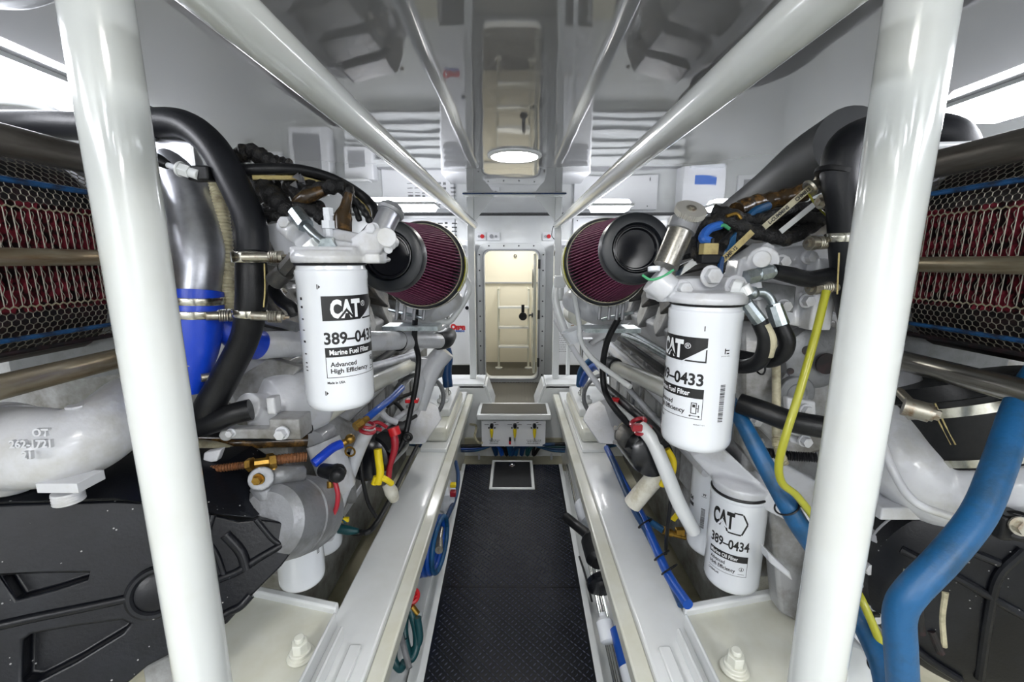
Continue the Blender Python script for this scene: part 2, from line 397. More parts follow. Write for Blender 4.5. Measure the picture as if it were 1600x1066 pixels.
# ladder beyond the door
YL = 5.75
xl, xr = PY(779,500,YL).x, PY(826,500,YL).x
lad = thing('ladder', ((xl+xr)/2,YL,zf), 'white tubular ladder with flat treads beyond the open doorway', 'ladder')
zt = PY(800,455,YL).z
for x in (xl,xr):
    MB().tube([Vector((x,YL,zf+.01)),Vector((x,YL,zt-.06)),Vector((x,YL+.03,zt)),Vector((x,YN,zt+.02))],.016,10).build('rail', 'cream', lad)
    MB().cyl((x,YL,zf),(x,YL,zf+.012),.05).build('foot', 'gel', lad)
for v in (480,511,541):
    z = PY(800,v,YL).z; MB().bb(xl,xr,YL-.07,YL+.07,z-.012,z+.012).build('tread', 'gel', lad)
# black searchlight / horn on the ladder
tz = PY(817,494,YL-.1); tl = thing('hand_lamp', tz, 'small black lamp hanging on the ladder beyond the doorway', 'lamp')
MB().lathe(tz+Vector((0,.05,0)),(0,-1,0),[(0,.02),(.02,.045),(.09,.055),(.1,.05)],20).build('lamp_head','plastic',tl)
MB().bb(tz.x-.02,tz.x+.02,YL-.1,YL-.06,tz.z+.03,tz.z+.15).build('bracket','plastic',tl)
hk = PY(805,400,YN-.02); tag(MB().ring(hk,(0,1,0),.018,.005,16,6).build('hook_ring','dull'),'small dark hook ring high on the cream wall beyond the doorway','hook')
# ------------------------------------------------------------ walkway
XL = lambda y: -(.312+(.354-.312)*(y-1.0)/(2.88-1.0)); XR = lambda y: (.284+(.321-.284)*(y-1.0)/(2.88-1.0))
YE, YS = 2.88, -.6
sole = MB(); sole.add([(XL(YS)-.02,YS,-.1),(XR(YS)+.02,YS,-.1),(XR(YE)+.02,YE,-.1),(XL(YE)-.02,YE,-.1),(XL(YS)-.02,YS,-.006),(XR(YS)+.02,YS,-.006),(XR(YE)+.02,YE,-.006),(XL(YE)-.02,YE,-.006)],[(3,2,1,0),(4,5,6,7),(0,1,5,4),(1,2,6,5),(2,3,7,6),(3,0,4,7)])
struct(sole.build('floor_plate', 'greytrim'))
hx0,hx1,hy0,hy1 = PZ(769,760,0).x, PZ(831,760,0).x, PZ(800,763,0).y, PZ(800,722,0).y
ymid = PZ(800,918,0).y
def mats(y0,y1,name,lab):
    th = thing(name, (0,(y0+y1)/2,0), lab, 'floor mat', 'rubber mats on the walkway')
    mb = MB()
    if y1 > hy0:
        mb.prism([(XL(y0),y0,-.006),(XR(y0),y0,-.006),(XR(hy0),hy0,-.006),(XL(hy0),hy0,-.006)],(0,0,.006))
        mb.prism([(XL(hy0),hy0,-.006),(hx0-.02,hy0,-.006),(hx0-.02,y1,-.006),(XL(y1),y1,-.006)],(0,0,.006))
        mb.prism([(hx1+.02,hy0,-.006),(XR(hy0),hy0,-.006),(XR(y1),y1,-.006),(hx1+.02,y1,-.006)],(0,0,.006))
    else: mb.prism([(XL(y0),y0,-.006),(XR(y0),y0,-.006),(XR(y1),y1,-.006),(XL(y1),y1,-.006)],(0,0,.006))
    mb.build('mat_sheet', 'matblack', th, flat=True)
    tr = MB(); p = .0135; i0 = int(y0/p); i1 = int(y1/p)
    for iy in range(i0, i1):
        y = (iy+.5)*p
        if y < y0+.008 or y > y1-.008: continue
        for ix in range(-28, 28):
            x = (ix+.5)*p
            if x < XL(y)+.012 or x > XR(y)-.012: continue
            if y > hy0-.02 and hx0-.03 < x < hx1+.03: continue
            if (ix+iy) % 2: continue
            s = 1 if ((ix+iy)//2) % 2 else -1
            dx, dy = .0085*s*.707, .0085*.707; nx, ny = -dy*.3*1, dx*.3
            z = .0001
            tr.add([(x-dx,y-dy,z),(x+nx,y+ny,z),(x+dx,y+dy,z),(x-nx,y-ny,z),(x-dx*.45,y-dy*.45,z+.004),(x+dx*.45,y+dy*.45,z+.004)],
                   [(0,1,4),(1,5,4),(1,2,5),(2,3,5),(3,4,5),(3,0,4)])
    tr.build('treads', 'tread', th, flat=True, remesh=0)
    return th
mats(YS, ymid-.0015, 'floor_mat', 'black diamond tread rubber mat nearest the viewer, below the seam')
mats(ymid+.0015, YE, 'floor_mat', 'black diamond tread rubber mat beyond the seam, notched round the hatch')
for sx, Xf, nm in ((-1,XL,'left'),(1,XR,'right')):
    mb = MB(); mb.prism([(Xf(YS),YS,-.006),(Xf(YS)+sx*.02,YS,-.006),(Xf(YE)+sx*.02,YE,-.006),(Xf(YE),YE,-.006)],(0,0,.01))
    mb.prism([(Xf(YS)+sx*.02,YS,-.1),(Xf(YS)+sx*.024,YS,-.1),(Xf(YE)+sx*.024,YE,-.1),(Xf(YE)+sx*.02,YE,-.1)],(0,0,.104))
    mb.prism([(Xf(YS)+sx*.024,YS,-.1),(Xf(YS)+sx*.07,YS,-.1),(Xf(YE)+sx*.07,YE,-.1),(Xf(YE)+sx*.024,YE,-.1)],(0,0,.05))
    struct(mb.build('trim_'+nm, 'gel'))
hat = thing('deck_hatch', ((hx0+hx1)/2,(hy0+hy1)/2,0), 'square black deck hatch with white frame at the far end of the walkway', 'hatch')
mb = MB()
for a in ((hx0-.018,hx1+.018,hy0-.018,hy0),(hx0-.018,hx1+.018,hy1,hy1+.012),(hx0-.018,hx0,hy0,hy1),(hx1,hx1+.018,hy0,hy1)): mb.bb(*a,-.005,.008)
mb.build('frame', 'gel', hat, bevel=.002)
MB().bb(hx0+.004,hx1-.004,hy0+.004,hy1-.004,-.005,.003).build('lid', 'rubber', hat)
pk = PZ(800,728,0); q = MB(); q.lathe((pk.x,pk.y,.003),(0,0,1),[(0,.022),(.004,.022),(.005,.014),(.001,.012),(.001,0)]); q.build('latch', 'chrome', hat)
# transverse web with V notch behind the console, and console
YW = 3.22
def W2(u,v,Y=YW): return PY(u,v,Y)
zt = .49
for sx in (-1,1):
    ui, ub = (756,768) if sx<0 else (853,840)
    top = W2(ui,600); bot = W2(ub,636)
    mb = MB(); mb.prism([(top.x,YW,zt),(bot.x,YW,bot.z),(bot.x,YW,-.1),(sx*1.6,YW,-.1),(sx*1.6,YW,zt)],(0,.05,0))
    mb.prism([(top.x,YW,zt-.02),(top.x,YW+.28,zt-.02),(sx*1.6,YW+.28,zt-.02),(sx*1.6,YW,zt-.02)],(0,0,.035))
    mb.prism([(top.x,YW,zt),(top.x-sx*.02,YW,zt),(bot.x-sx*.02,YW,bot.z),(bot.x,YW,bot.z)],(0,.28,0))
    mb.build('trim_%d'%(3 if sx<0 else 4), 'gel', bevel=.004)['kind'] = 'structure'
a = W2(765,636); b_ = W2(843,636)
struct(MB().bb(a.x-.03,b_.x+.03,YW,YW+.05,-.1,a.z).build('trim_5', 'gel'))
aft = MB(); aft.bb(-.55,.55,YW+.05,YB,.06,.07)
for k in range(34): x = -.53+k*.032; aft.bb(x,x+.02,YW+.05,YB,.07,.076)
tag(aft.build('ribbed_mat','grip',flat=True),'dark ribbed rubber mat on the sole before the doorway','floor mat')
con = thing('valve_console', (0,3.0,.1), 'white step console with three yellow handled valves at walkway end', 'console')
YC = 2.98
p0 = PY(752,658,YC); p1 = PY(852,698,YC)
MB().bb(p0.x,p1.x,YC,YC+.02,p1.z,p0.z).build('front_panel', 'panel', con, bevel=.003)
MB().bb(p0.x+.01,p1.x-.01,YC+.02,YW,p1.z+.12,p0.z).build('body', 'gel', con)
t0 = PY(744,648,YC-.04); t1 = PY(862,658,YC-.04); zt0 = t0.z
MB().bb(t0.x,t1.x,YC-.04,YW-.002,t1.z,zt0).build('step', 'gel', con, bevel=.012)
MB().bb(t0.x+.03,t1.x-.03,YC-.02,YW-.05,zt0-.001,zt0+.004).build('step_pad', 'grip', con)
tag(MB().bb(W2(768,630).x,W2(842,630).x,YW+.003,YW+.045,a.z,a.z+.006).build('threshold_pad','grip'),'thin dark tread strip on the sill above the console step','tread strip')
for i,u in enumerate((768.5,804.5,835)):
    c = PY(u,664,YC); v = MB(); v.cyl(c+Vector((0,0,-.0)),c+Vector((0,-.02,0)),.014); v.cyl(c+Vector((0,-.02,-.015)),c+Vector((0,-.02,.01)),.012)
    vo = v.build('valve', 'gloss_black', con)
    h = MB(); h.sweep([c+Vector((0,-.03,-.02)),c+Vector((0,-.035,-.05)),c+Vector((0,-.035,-.085))],[.013,.012,.006],12); h.build('valve_handle','yellowb',vo)
    h = MB(); h.cyl(c+Vector((0,-.035,-.085)),c+Vector((0,-.035,-.11)),.005); h.build('handle_tip','brushed',vo)
    b = MB()
    for dx in (-.022,.022): b.cyl(c+Vector((dx,0,-.022)),c+Vector((dx,-.008,-.022)),.006,seg=8)
    b.build('screw','dull',vo)
    fl = Flat()
    for q in range(2): fl.rect(-.055,.0+q*.0,-.022,.003); fl.rect(.022,0,.05,.003)
    fl.rect(.012,.016,.03,.02)
    fl.onplane(c+Vector((0,-.0006,0)),(1,0,0),(0,0,1)).build('lettering','print',con,flat=True)
fl = Flat()
for x0,x1 in ((765,781),(823,847)):
    for k,v in enumerate((688.5,691,693.5)):
        q0 = PY(x0+k%2,v,YC); q1 = PY(x1-k*1.5,v,YC); x = q0.x
        while x < q1.x-.004: wv = random.choice((.006,.009,.012)); fl.rect(x,q0.z,min(x+wv,q1.x),q0.z+.005); x += wv+.004
fl.place(lambda a,b: Vector((a,YC-.0008,b))).build('lettering','dull',con,flat=True)
c = PY(797,688,YC); MB().bb(c.x-.008,c.x+.008,YC-.02,YC,c.z+.0,c.z+.025).build('switch','gloss_black',con)
MB().bb(c.x-.009,c.x+.007,YC-.01,YC,c.z-.03,c.z+.0).build('red_tag','redb',con)
# blue hoses under console: each from the console underside down and out to one side
zz = .06
hs = [(775,-1,'bluedark'),(784,-1,'bluebright'),(792,-1,'rubber'),(800,1,'bluedark'),(806,1,'bluehose'),(815,1,'bluedark'),(824,1,'teal'),(834,1,'rubber'),(797,-1,'bluehose')]
col = {'bluedark':'dark blue','bluebright':'bright blue','rubber':'black','bluehose':'mid blue','teal':'teal green'}
pos = ['leftmost','second from left','third from left','fifth from left','sixth from left','seventh from left','eighth from left','rightmost','fourth from left']
for i,(u,s,m) in enumerate(hs):
    a = PY(u,700,3.06); lane = .03+.022*(i%4)
    pts = [a+Vector((0,0,.02)), a+Vector((0,0,-.06)), Vector((a.x+s*.05,3.04,.12-lane*.6)), Vector((s*.3,3.02-lane*.5,.02+lane)), Vector((s*.55,3.0-lane*.6,.04+lane)), Vector((s*.8,3.05,.05+lane))]
    hose('hose', pts, .0125, m, '%s hose under the valve console, %s where it leaves' % (col[m], pos[i]), group='hoses under the valve console')
for s,u in ((-1,748),(1,862)):
    q = PY(u,718,2.93); tag(MB().bb(q.x-.008,q.x+.008,2.95,2.965,.0,q.z+.035).build('hose_strap','greytrim',bevel=.002),'small white hose strap at the %s of the valve console'%('left' if s<0 else 'right'),'strap')
q = [P(735,663,3.3),P(744,666,3.2),P(742,682,3.12),P(748,692,3.08),P(753,692,3.05)]
hose('grey_hose',q,.009,'conduit','thin beige hose looping beside the left of the console')
# ------------------------------------------------------------ girders (engine beds)
for s,(a,b,c_),nm in ((-1,(.322,.367,.515),'left'),(1,(.30,.347,.492),'right')):
    g = thing('engine_bed', (s*.42,1.2,-.1), 'long white engine bed girder on the %s of the walkway'%nm, 'girder')
    MB().bb(s*b,s*c_,-.3,3.2,.40,.45).build('top_flange','gel',g,bevel=.005)
    MB().bb(s*a,s*b,-.3,3.2,.385,.432).build('lip','cream',g,bevel=.005)
    MB().bb(s*(b+.03),s*(b+.05),-.3,3.2,-.1,.4).build('web','gel',g)
    # engine mount plate near the camera
    mp = thing('mount_bracket', (s*.7,.8,.4), 'cream engine mount shelf with a big painted bolt, %s foreground'%nm, 'bracket')
    xo = .9
    MB().prism([(s*c_,1.08,.435),(s*xo,1.16,.435),(s*xo,.3,.40),(s*c_,.3,.40)],(0,0,.015)).build('shelf','cream',mp)
    MB().prism([(s*(c_-.002),1.06,.44),(s*xo,1.15,.44),(s*xo,1.175,.44),(s*(c_-.002),1.085,.44)],(0,0,.03)).build('rim','gel',mp,bevel=.006)
    bp_ = Vector((s*.55,.93 if s<0 else .9,.448)); q = MB(); q.lathe(bp_,(0,0,1),[(0,.034),(.006,.034),(.008,.026),(.02,.026)]); q.sweep([bp_+Vector((0,0,.018)),bp_+Vector((0,0,.045))],.021,6); q.cyl(bp_+Vector((0,0,.045)),bp_+Vector((0,0,.058)),.012)
    q.build('bolt','cream',mp,bevel=.002)
    q = MB(); x = s*(c_-.015)
    q.prism([(x-s*.0,1.02,.45),(x-s*.008,1.02,.45),(x-s*.008,.3,.45),(x,.3,.45)],(0,0,.045))
    q.prism([(x-s*.035,.98,.45),(x-s*.043,.98,.45),(x-s*.043,.3,.45),(x-s*.035,.3,.45)],(0,0,.04))
    q.prism([(x-s*.07,.95,.45),(x-s*.10,.95,.45),(x-s*.10,.3,.45),(x-s*.07,.3,.45)],(0,0,.014))
    q.build('angle_plates','gel',mp,bevel=.003)
    # rear mounting foot on the girder
    rm = thing('rear_mount', (s*.46,2.5,.45), 'white rubber engine mount block at the far end of %s girder'%nm, 'engine mount')
    MB().bb(s*.36,s*.5,2.12,2.95,.45,.47).build('pad','gel',rm,bevel=.004)
    MB().bb(s*.365,s*.49,2.2,2.9,.47,.55).build('block','cream' ,rm,bevel=.02)
    q = MB(); q.bb(s*.38,s*.62,2.38,2.85,.55,.6); q.lathe((s*.44,2.5,.6),(0,0,1),[(0,.035),(.02,.035),(.02,.02),(.05,.02)]); q.build('foot','gel',rm,bevel=.01)
    q = MB(); q.cyl((s*.43,2.62,.6),(s*.41,2.62,1.15),.011); q.ring((s*.43,2.62,.62),(0,1,0),.02,.006,16,6); q.build('stud','chrome',rm)
# ------------------------------------------------------------ poles and overhead rails
for s,x,y,u in ((-1,-.528,.605,0),(1,.508,.605,0)):
    nm = 'left' if s<0 else 'right'
    q = MB(); q.cyl((x,y,-.1),(x,y,ZC),.0385,seg=48); tag(q.build('support_pole','pole'),'thick glossy white support pole in the %s foreground'%nm,'pole')
for s,x,ye in ((-1,-.315,3.4),(1,.328,3.4)):
    nm = 'left' if s<0 else 'right'
    q = MB(); z = 1.45+.275; q.tube([Vector((x,-.9,z)),Vector((x,0,z)),Vector((x,ye,z))],.03,32)
    tag(q.build('overhead_rail','pole'),'white overhead grab rail running away beneath the ceiling, %s of the walkway'%nm,'rail')
xa, xb = PY(737.5,450,3.4).x, PY(870,450,3.4).x
for s,x in ((-1,xa),(1,xb)):
    nm = 'left' if s<0 else 'right'
    q = MB(); q.bb(x-.026,x+.026,3.37,3.43,.5,1.93); pf = q.build('frame_post','gel',bevel=.006)
    tag(pf,'square white post of the far frame, %s side of the passage'%nm,'post')
cb = thing('frame_header',(0,3.4,1.9),'flat white header with gusset plates joining the two frame posts','header')
zb = PY(800,304,3.4).z; q = MB(); q.bb(xa-.05,xb+.05,3.36,3.45,zb-.012,zb+.012); q.build('plate','gel',cb,bevel=.003)
q = MB(); q.bb(xa-.055,xb+.055,3.352,3.362,zb-.004,zb+.006); q.build('blue_hose_strip','bluedark',cb)
for s,x in ((1,xa),(-1,xb)):
    MB().prism([(x+s*.026,3.4,zb-.012),(x+s*.18,3.4,zb-.012),(x+s*.026,3.4,zb-.2)],(0,.008,0)).build('gusset','gel',cb)
q = PY(889,500,3.5); tag(MB().cyl((q.x,3.5,.5),(q.x,3.5,1.35),.017).build('stanchion','gel'),'slim white stanchion right of the far frame','post')
hose('rope_tie',[P(866,400,3.3),P(868,378,3.3),P(862,368,3.3),P(866,352,3.3),P(873,362,3.3),P(874,384,3.3),P(876,384,3.3)],.003,'rubber','thin black cord tied to right frame post','cord')
# ------------------------------------------------------------ bulkhead fittings
def panelbox(name,u0,v0,u1,v1,Y,d,m,label,cat,bev=.006,parent=None):
    a = PY(u0,v0,Y); b = PY(u1,v1,Y); return MB().bb(a.x,b.x,Y,Y+d,b.z,a.z).build(name,m,parent,bevel=bev)
for i,(u0,u1,lab) in enumerate(((744,759,'left switch plate with red button above the door'),(762,781,'plain switch plate right beside the left red button plate'),(848,863,'right switch plate with red button above the door'))):
    th = thing('switch_plate',PY(u0,377,YB-.02),lab,'switch'); Y = YB-.02
    panelbox('plate',u0,363,u1,376,Y,.019,'panel','','',.004,th)
    q = MB(); c = PY(u0+9.5 if i!=1 else u0+6,369.5,Y); q.cyl(c,c+Vector((0,-.012,0)),.022); q.build('button','redb' if i!=1 else 'greytrim',th)
    q = MB(); c = PY(u0+4.5 if i!=1 else u0+13,369.5,Y); q.cyl(c,c+Vector((0,-.008,0)),.014); q.build('indicator','greytrim',th)
def cabinet(X0,X1,Z0,Z1,Y,d,label,slats=0,logo=None,name='equipment_cabinet',cat='cabinet',m='panel'):
    th = thing(name,((X0+X1)/2,Y,Z0),label,cat); MB().bb(X0,X1,Y,Y+d,Z0,Z1).build('body',m,th,bevel=.012)
    if slats:
        for k in range(slats):
            z = Z1-.05-k*.05; MB().bb(X0+.03,X1-.03,Y-.01,Y,z-.03,z).build('slot','greytrim',th)
    return th
# generator cabinets either side of the door
a = PY(703,375,4.15); b = PY(736,571,4.15)
gn = cabinet(-.68,b.x,b.z,a.z,4.15,.6,'white generator sound shield left of the door with red lettering',4)
MB().bb(-.66,b.x-.02,4.2,4.7,.06,b.z).build('base','strip',gn)
q = PY(704,515,4.15); fl = Flat().text('Onan',0,0,.052,bold=.006,w=.145); fl.onplane((q.x,4.149,q.z),(1,0,0),(0,0,1)).build('lettering','printr',gn,flat=True)
q = PY(707,519,4.15); Flat().text('CUMMINS',0,0,.02,bold=.001,w=.12).onplane((q.x,4.149,q.z),(1,0,0),(0,0,1)).build('lettering','printb',gn,flat=True)
q = PY(730,481,4.15); MB().cyl(q,q+Vector((0,-.02,0)),.018).build('knob','gloss_black',gn)
a = PY(874,375,4.15); b = PY(900,571,4.15)
gr = cabinet(a.x,.70,b.z,a.z,4.15,.6,'white generator sound shield right of the door with printed notice',4)
MB().bb(a.x+.02,.68,4.2,4.7,.06,b.z).build('base','strip',gr)
fl = Flat(); qa = PY(871,508,4.15)
q0 = PY(873,512,4.15); 
for k in range(12):
    x = q0.x
    while x < q0.x+.14: wv = random.choice((.01,.016,.024)); fl.rect(x,q0.z-k*.022,x+wv,q0.z-k*.022+.006); x += wv+.006
fl.place(lambda a,b: Vector((a,4.149,b))).build('lettering','greytrim',gr,flat=True)
MB().bb(q0.x-.01,q0.x+.15,4.146,4.149,q0.z+.02,q0.z+.026).build('orange_line','brass',gr)
# upper bulkhead panels
a = PY(600,342,YB-.03); b = PY(712,415,YB-.03)
ep = thing('electrical_panel',(0,YB-.03,1),'white electrical distribution panel with breaker rows, left of the door','panel'); W[ep.name]=Vector((0,YB-.03,1))
MB().bb(a.x,b.x,YB-.04,YB-.002,b.z,a.z).build('plate','panel',ep,bevel=.004)
fl = Flat()
for r in range(6):
    for c_ in range(7):
        u = 640+c_*11; v = 350+r*6.2; q = PY(u,v,YB-.04)
        if c_ in (2,5): fl.rect(q.x,q.z,q.x+.03,q.z+.02)
        else: fl.rect(q.x,q.z,q.x+.055,q.z+.012)
fl.place(lambda a,b: Vector((a,YB-.0405,b))).build('lettering','dull',ep,flat=True)
pn = thing('inverter_panel',(1.1,YB-.05,1.5),'white equipment panel with a red oval badge right of the door','panel')
a = PY(896,340,YB-.06); b = PY(1022,392,YB-.06); MB().bb(a.x,b.x,YB-.06,YB-.002,b.z,a.z).build('plate','panel',pn,bevel=.006)
c = PY(931,353,YB-.06); q = MB(); q.sweep([c,c+Vector((0,-.002,0))],.035,24); o = q.build('badge','printr',pn); o.scale = (1.5,1,.6)
q = MB()
for u,v in ((902,345),(940,345),(1010,345),(902,386),(1010,386)): c = PY(u,v,YB-.06); q.cyl(c,c+Vector((0,-.006,0)),.007,seg=8)
q.build('screw','dull',pn)
for s in (-1,1):
    nm = 'left' if s<0 else 'right'
    lv = thing('louvre_vent',(s*1.05,YB-.1,.9),'white slatted air louvre low on the bulkhead, %s of the door'%nm,'vent')
    x0,x1 = s*.52,s*1.75
    MB().bb(x0,x1,YB-.05,YB-.002,.93,1.5).build('frame','greytrim',lv)  # grey backing paints in the darker gaps between the slats
    for k in range(6):
        z = .97+k*.088; MB().prism([(x0,YB-.05,z+.05),(x1,YB-.05,z+.05),(x1,YB-.12,z),(x0,YB-.13,z)],(0,0,.012)).build('slat','gel',lv)
cbx = thing('control_box',(1.95,YB-.2,1.47),'white control box with a blue label high on the bulkhead, right','cabinet')
MB().bb(1.72,2.16,YB-.2,YB-.002,1.5,1.93).build('body','panel',cbx,bevel=.01)
MB().bb(1.84,2.06,YB-.203,YB-.2,1.60,1.68).build('blue_label','printb',cbx)
MB().bb(1.78,2.12,YB-.24,YB-.2,1.5,1.53).build('bracket','clearp',cbx)
sw = thing('thermostat',(2.45,YB-.05,1.5),'small square white framed display right of the control box','display')
MB().bb(2.36,2.62,YB-.04,YB-.002,1.55,1.78).build('frame','panel',sw,bevel=.006); MB().bb(2.42,2.56,YB-.043,YB-.04,1.6,1.73).build('screen','greytrim',sw)
for i,(x0,x1,z0,z1) in enumerate(((-1.75,-1.45,1.3,1.62),(-2.3,-1.9,1.1,1.75),(-2.7,-2.4,1.35,1.6))):
    th = cabinet(x0,x1,z0,z1,YB-.18,.17,('small grey white junction box on the bulkhead behind the left engine','tall white locker on the bulkhead behind the left engine','outermost small box on the bulkhead behind the left engine')[i],0)
    MB().bb(x0+.05,x1-.08,YB-.184,YB-.18,z0+.06,z1-.12).build('window','greytrim',th)
    MB().bb(x0+.02,x1-.02,YB-.3,YB-.18,z1+.02,z1+.04).build('shelf','gel',th)
# ------------------------------------------------------------ lamps
c = PZ(804,242,ZC); dl = thing('ceiling_light',(c.x,c.y,ZC-.02),'round recessed ceiling light over the walkway','lamp')
MB().lathe((c.x,c.y,ZC),(0,0,-1),[(-.01,.13),(.008,.13),(.012,.118),(.012,.112),(-.01,.112)],48).build('ring','gel',dl)
MB().lathe((c.x,c.y,ZC),(0,0,-1),[(0,.112),(.006,.112),(.007,.0)],48).build('lens','lampd',dl)
c2_ = (0.0,.05); dl2 = thing('ceiling_light',(0,.05,ZC-.02),'unseen round ceiling light added straight above the viewer to brighten the walkway','lamp')  # unseen lamp, added to brighten the corridor
MB().lathe((0,.05,ZC),(0,0,-1),[(-.01,.13),(.008,.13),(.012,.118),(.012,.112),(-.01,.112)],48).build('ring','gel',dl2)
MB().lathe((0,.05,ZC),(0,0,-1),[(0,.112),(.006,.112),(.007,.0)],48).build('lens','lampd',dl2)
def strip(x0,x1,y0,y1,label,grp='fluorescent fixtures on the ceiling',em='lampw'):
    th = thing('strip_light',((x0+x1)/2,(y0+y1)/2,ZC-.06),label,'lamp',grp)
    w = .02; alongy = abs(y1-y0) > abs(x1-x0)
    MB().prism([(x0-w,y0-w,ZC),(x1+w,y0-w,ZC),(x1+w,y1+w,ZC),(x0-w,y1+w,ZC)],(0,0,-.012)).build('base','gel',th)
    vs = [(x0,y0,ZC-.012),(x1,y0,ZC-.012),(x1,y1,ZC-.012),(x0,y1,ZC-.012)]; i = .02
    vs += [(x0+i,y0+i,ZC-.05),(x1-i,y0+i,ZC-.05),(x1-i,y1-i,ZC-.05),(x0+i,y1-i,ZC-.05)]
    MB().add(vs,[(0,1,2,3),(7,6,5,4),(0,4,5,1),(1,5,6,2),(2,6,7,3),(3,7,4,0)]).build('diffuser',em,th,bevel=.004)
strip(-1.46,-1.26,.3,1.62,'long fluorescent light on the ceiling at left frame edge')
strip(1.42,1.62,.3,1.56,'long fluorescent light on the ceiling at right frame edge')
strip(-1.46,-1.26,-1.2,-.1,'unseen fluorescent light added behind the viewer on left ceiling')  # unseen strips behind the viewer, continuing both rows, added for front fill
strip(1.42,1.62,-1.2,-.1,'unseen fluorescent light added behind the viewer on right ceiling')
strip(-1.3,-.72,3.9,4.15,'short fluorescent light over the far end of left engine')
strip(.70,1.05,4.0,4.2,'short fluorescent light above right generator panel')
strip(1.8,2.25,4.0,4.2,'short fluorescent light right of the wheel topped pump, far corner')
strip(-2.3,-1.7,2.9,3.15,'short fluorescent light above the outer side of left engine')
strip(1.9,2.4,2.3,2.5,'fluorescent light hidden above the outer side of right engine')
strip(-.25,.25,-.9,-.7,'unseen short fluorescent light added behind the viewer over the walkway')  # unseen strip, added for front fill
def lamp(n,loc,e,sz,rot=(0,0,0),col=(1,1,1),sy=None):
    l = bpy.data.lights.new(n,'AREA'); l.energy = e; l.size = sz; l.color = col
    if sy: l.shape = 'RECTANGLE'; l.size_y = sy
    o = bpy.data.objects.new(n,l); C.objects.link(o); o.location = loc; o.rotation_euler = rot; return o
lamp('far_room_lamp',(0,5.4,2.05),12,.5,col=(1,.98,.94))
for sx in (-1,1):
    lamp('added_fill_lamp',(sx*.9,-1.0,ZC-.06),16,.5)  # fill lamps without a fixture, added behind the viewer
    lamp('far_ceiling_lamp',(sx*1.0,4.0,ZC-.07),9,.3)
# ================================================================ ENGINES (common build, s = -1 left, +1 right)
def engine(s):
    nm = 'left' if s < 0 else 'right'
    e = thing('marine_engine', (s*1.1,1.8,.35), 'large white twelve cylinder marine engine filling the %s side'%nm, 'engine')
    X = lambda x: s*x
    def bb(q,x0,x1,*a): return q.bb(min(X(x0),X(x1)),max(X(x0),X(x1)),*a)
    # crankcase and oil pan
    q = MB(); bb(q,.66,1.5,1.15,2.9,.5,1.0); bb(q,.62,.7,1.3,2.8,.86,.95)
    for k in range(7): y = 1.3+k*.24; bb(q,.63,.67,y,y+.03,.5,.98)
    q.build('crankcase','engine_dirty',e,bevel=.012)
    q = MB(); bb(q,.75,1.4,1.25,2.8,.08,.5); q.build('oil_pan','engine_dirty',e,bevel=.04)
    q = MB(); bb(q,.66,.80,1.25,2.8,.47,.50); q.build('pan_flange','engine',e,bevel=.004)
    # side cover plates with bolts on the block
    for k in range(6):
        y = 1.36+k*.24; q = MB(); bb(q,.635,.66,y,y+.17,.62,.84); q.build('side_cover','engine_dirty',e,bevel=.006)
    # flywheel housing at the far end
    q = MB(); q.lathe((X(1.08),2.85,.85),(0,1,0),[(0,.44),(.12,.46),(.14,.38),(.3,.36),(.32,.2)],48); q.build('flywheel_housing','engine_dirty',e)
    # tilted head, port castings, valve covers
    R = Matrix.Rotation(s*math.radians(-32),3,'Y')
    q = MB(); q.box((X(.80),2.0,1.16),(.26,1.75,.16),R); q.build('cylinder_head','engine',e,bevel=.012)
    for k in range(6):
        y = 1.26+k*.27
        q = MB(); c = Vector((X(.66),y+.09,1.17)); q.prism([c+Vector((0,-.075,.08)),c+Vector((0,.075,.08)),c+Vector((s*-.03,.055,-.01)),c+Vector((s*-.03,0,-.06)),c+Vector((s*-.03,-.055,-.01))],(s*.14,0,.02))
        q.build('port_casting','engine_dirty',e,bevel=.012)
        q = MB(); c = Vector((X(.68),y,1.31)); q.prism([c+Vector((0,-.105,.07)),c+Vector((0,.105,.07)),c+Vector((s*-.05,.085,-.03)),c+Vector((s*-.07,0,-.09)),c+Vector((s*-.05,-.085,-.03))],(s*.26,0,.06))
        o = q.build('valve_cover','dark_cast',e,bevel=.014)
        b = MB()
        for dy in (-.07,.07): p = c+Vector((s*-.03,dy,.05)); b.hexb(p,Vector((s*-.7,0,.7)),.009,.016)
        b.build('cover_bolt','bolt',o)
    # inlet plenum down the vee
    q = MB(); q.tube([Vector((X(1.08),1.2,1.5)),Vector((X(1.08),1.6,1.53)),Vector((X(1.08),2.8,1.53))],.11,20); q.build('inlet_plenum','dark_cast',e)
    # fuel/coolant rails along the inside face
    for k,(x,z,r,m) in enumerate(((.60,1.09,.012,'zinc'),(.585,1.03,.016,'rubber'),(.60,.92,.03,'engine'),(.58,.82,.014,'engine'))):
        q = MB(); q.tube([Vector((X(x),1.2,z)),Vector((X(x-.01),1.9,z+.004)),Vector((X(x),2.75,z))],r,12); q.build('side_pipe',m,e)
    # front gear cover plate facing the camera
    yF = 1.15
    q = MB(); q.prism([(X(.66),yF,.5),(X(1.5),yF,.5),(X(1.55),yF,1.0),(X(1.35),yF,1.5),(X(.95),yF,1.5),(X(.7),yF,1.15)],(0,.05,0)); q.build('front_cover','engine_dirty',e,bevel=.01)
    b = MB()
    for x,z in ((.7,.56),(.85,.56),(1.0,.56),(.69,.75),(.69,.95),(.74,1.15),(.85,1.3),(.95,1.45),(1.1,1.46),(.9,.95),(1.05,1.2),(.8,.8)): b.hexb((X(x),yF,z),(0,-1,0),.013,.02)
    b.build('cover_bolt','engine',e)
    return e
EL = engine(-1); ER = engine(1)
def proj(p):  # for my own placement maths
    return p
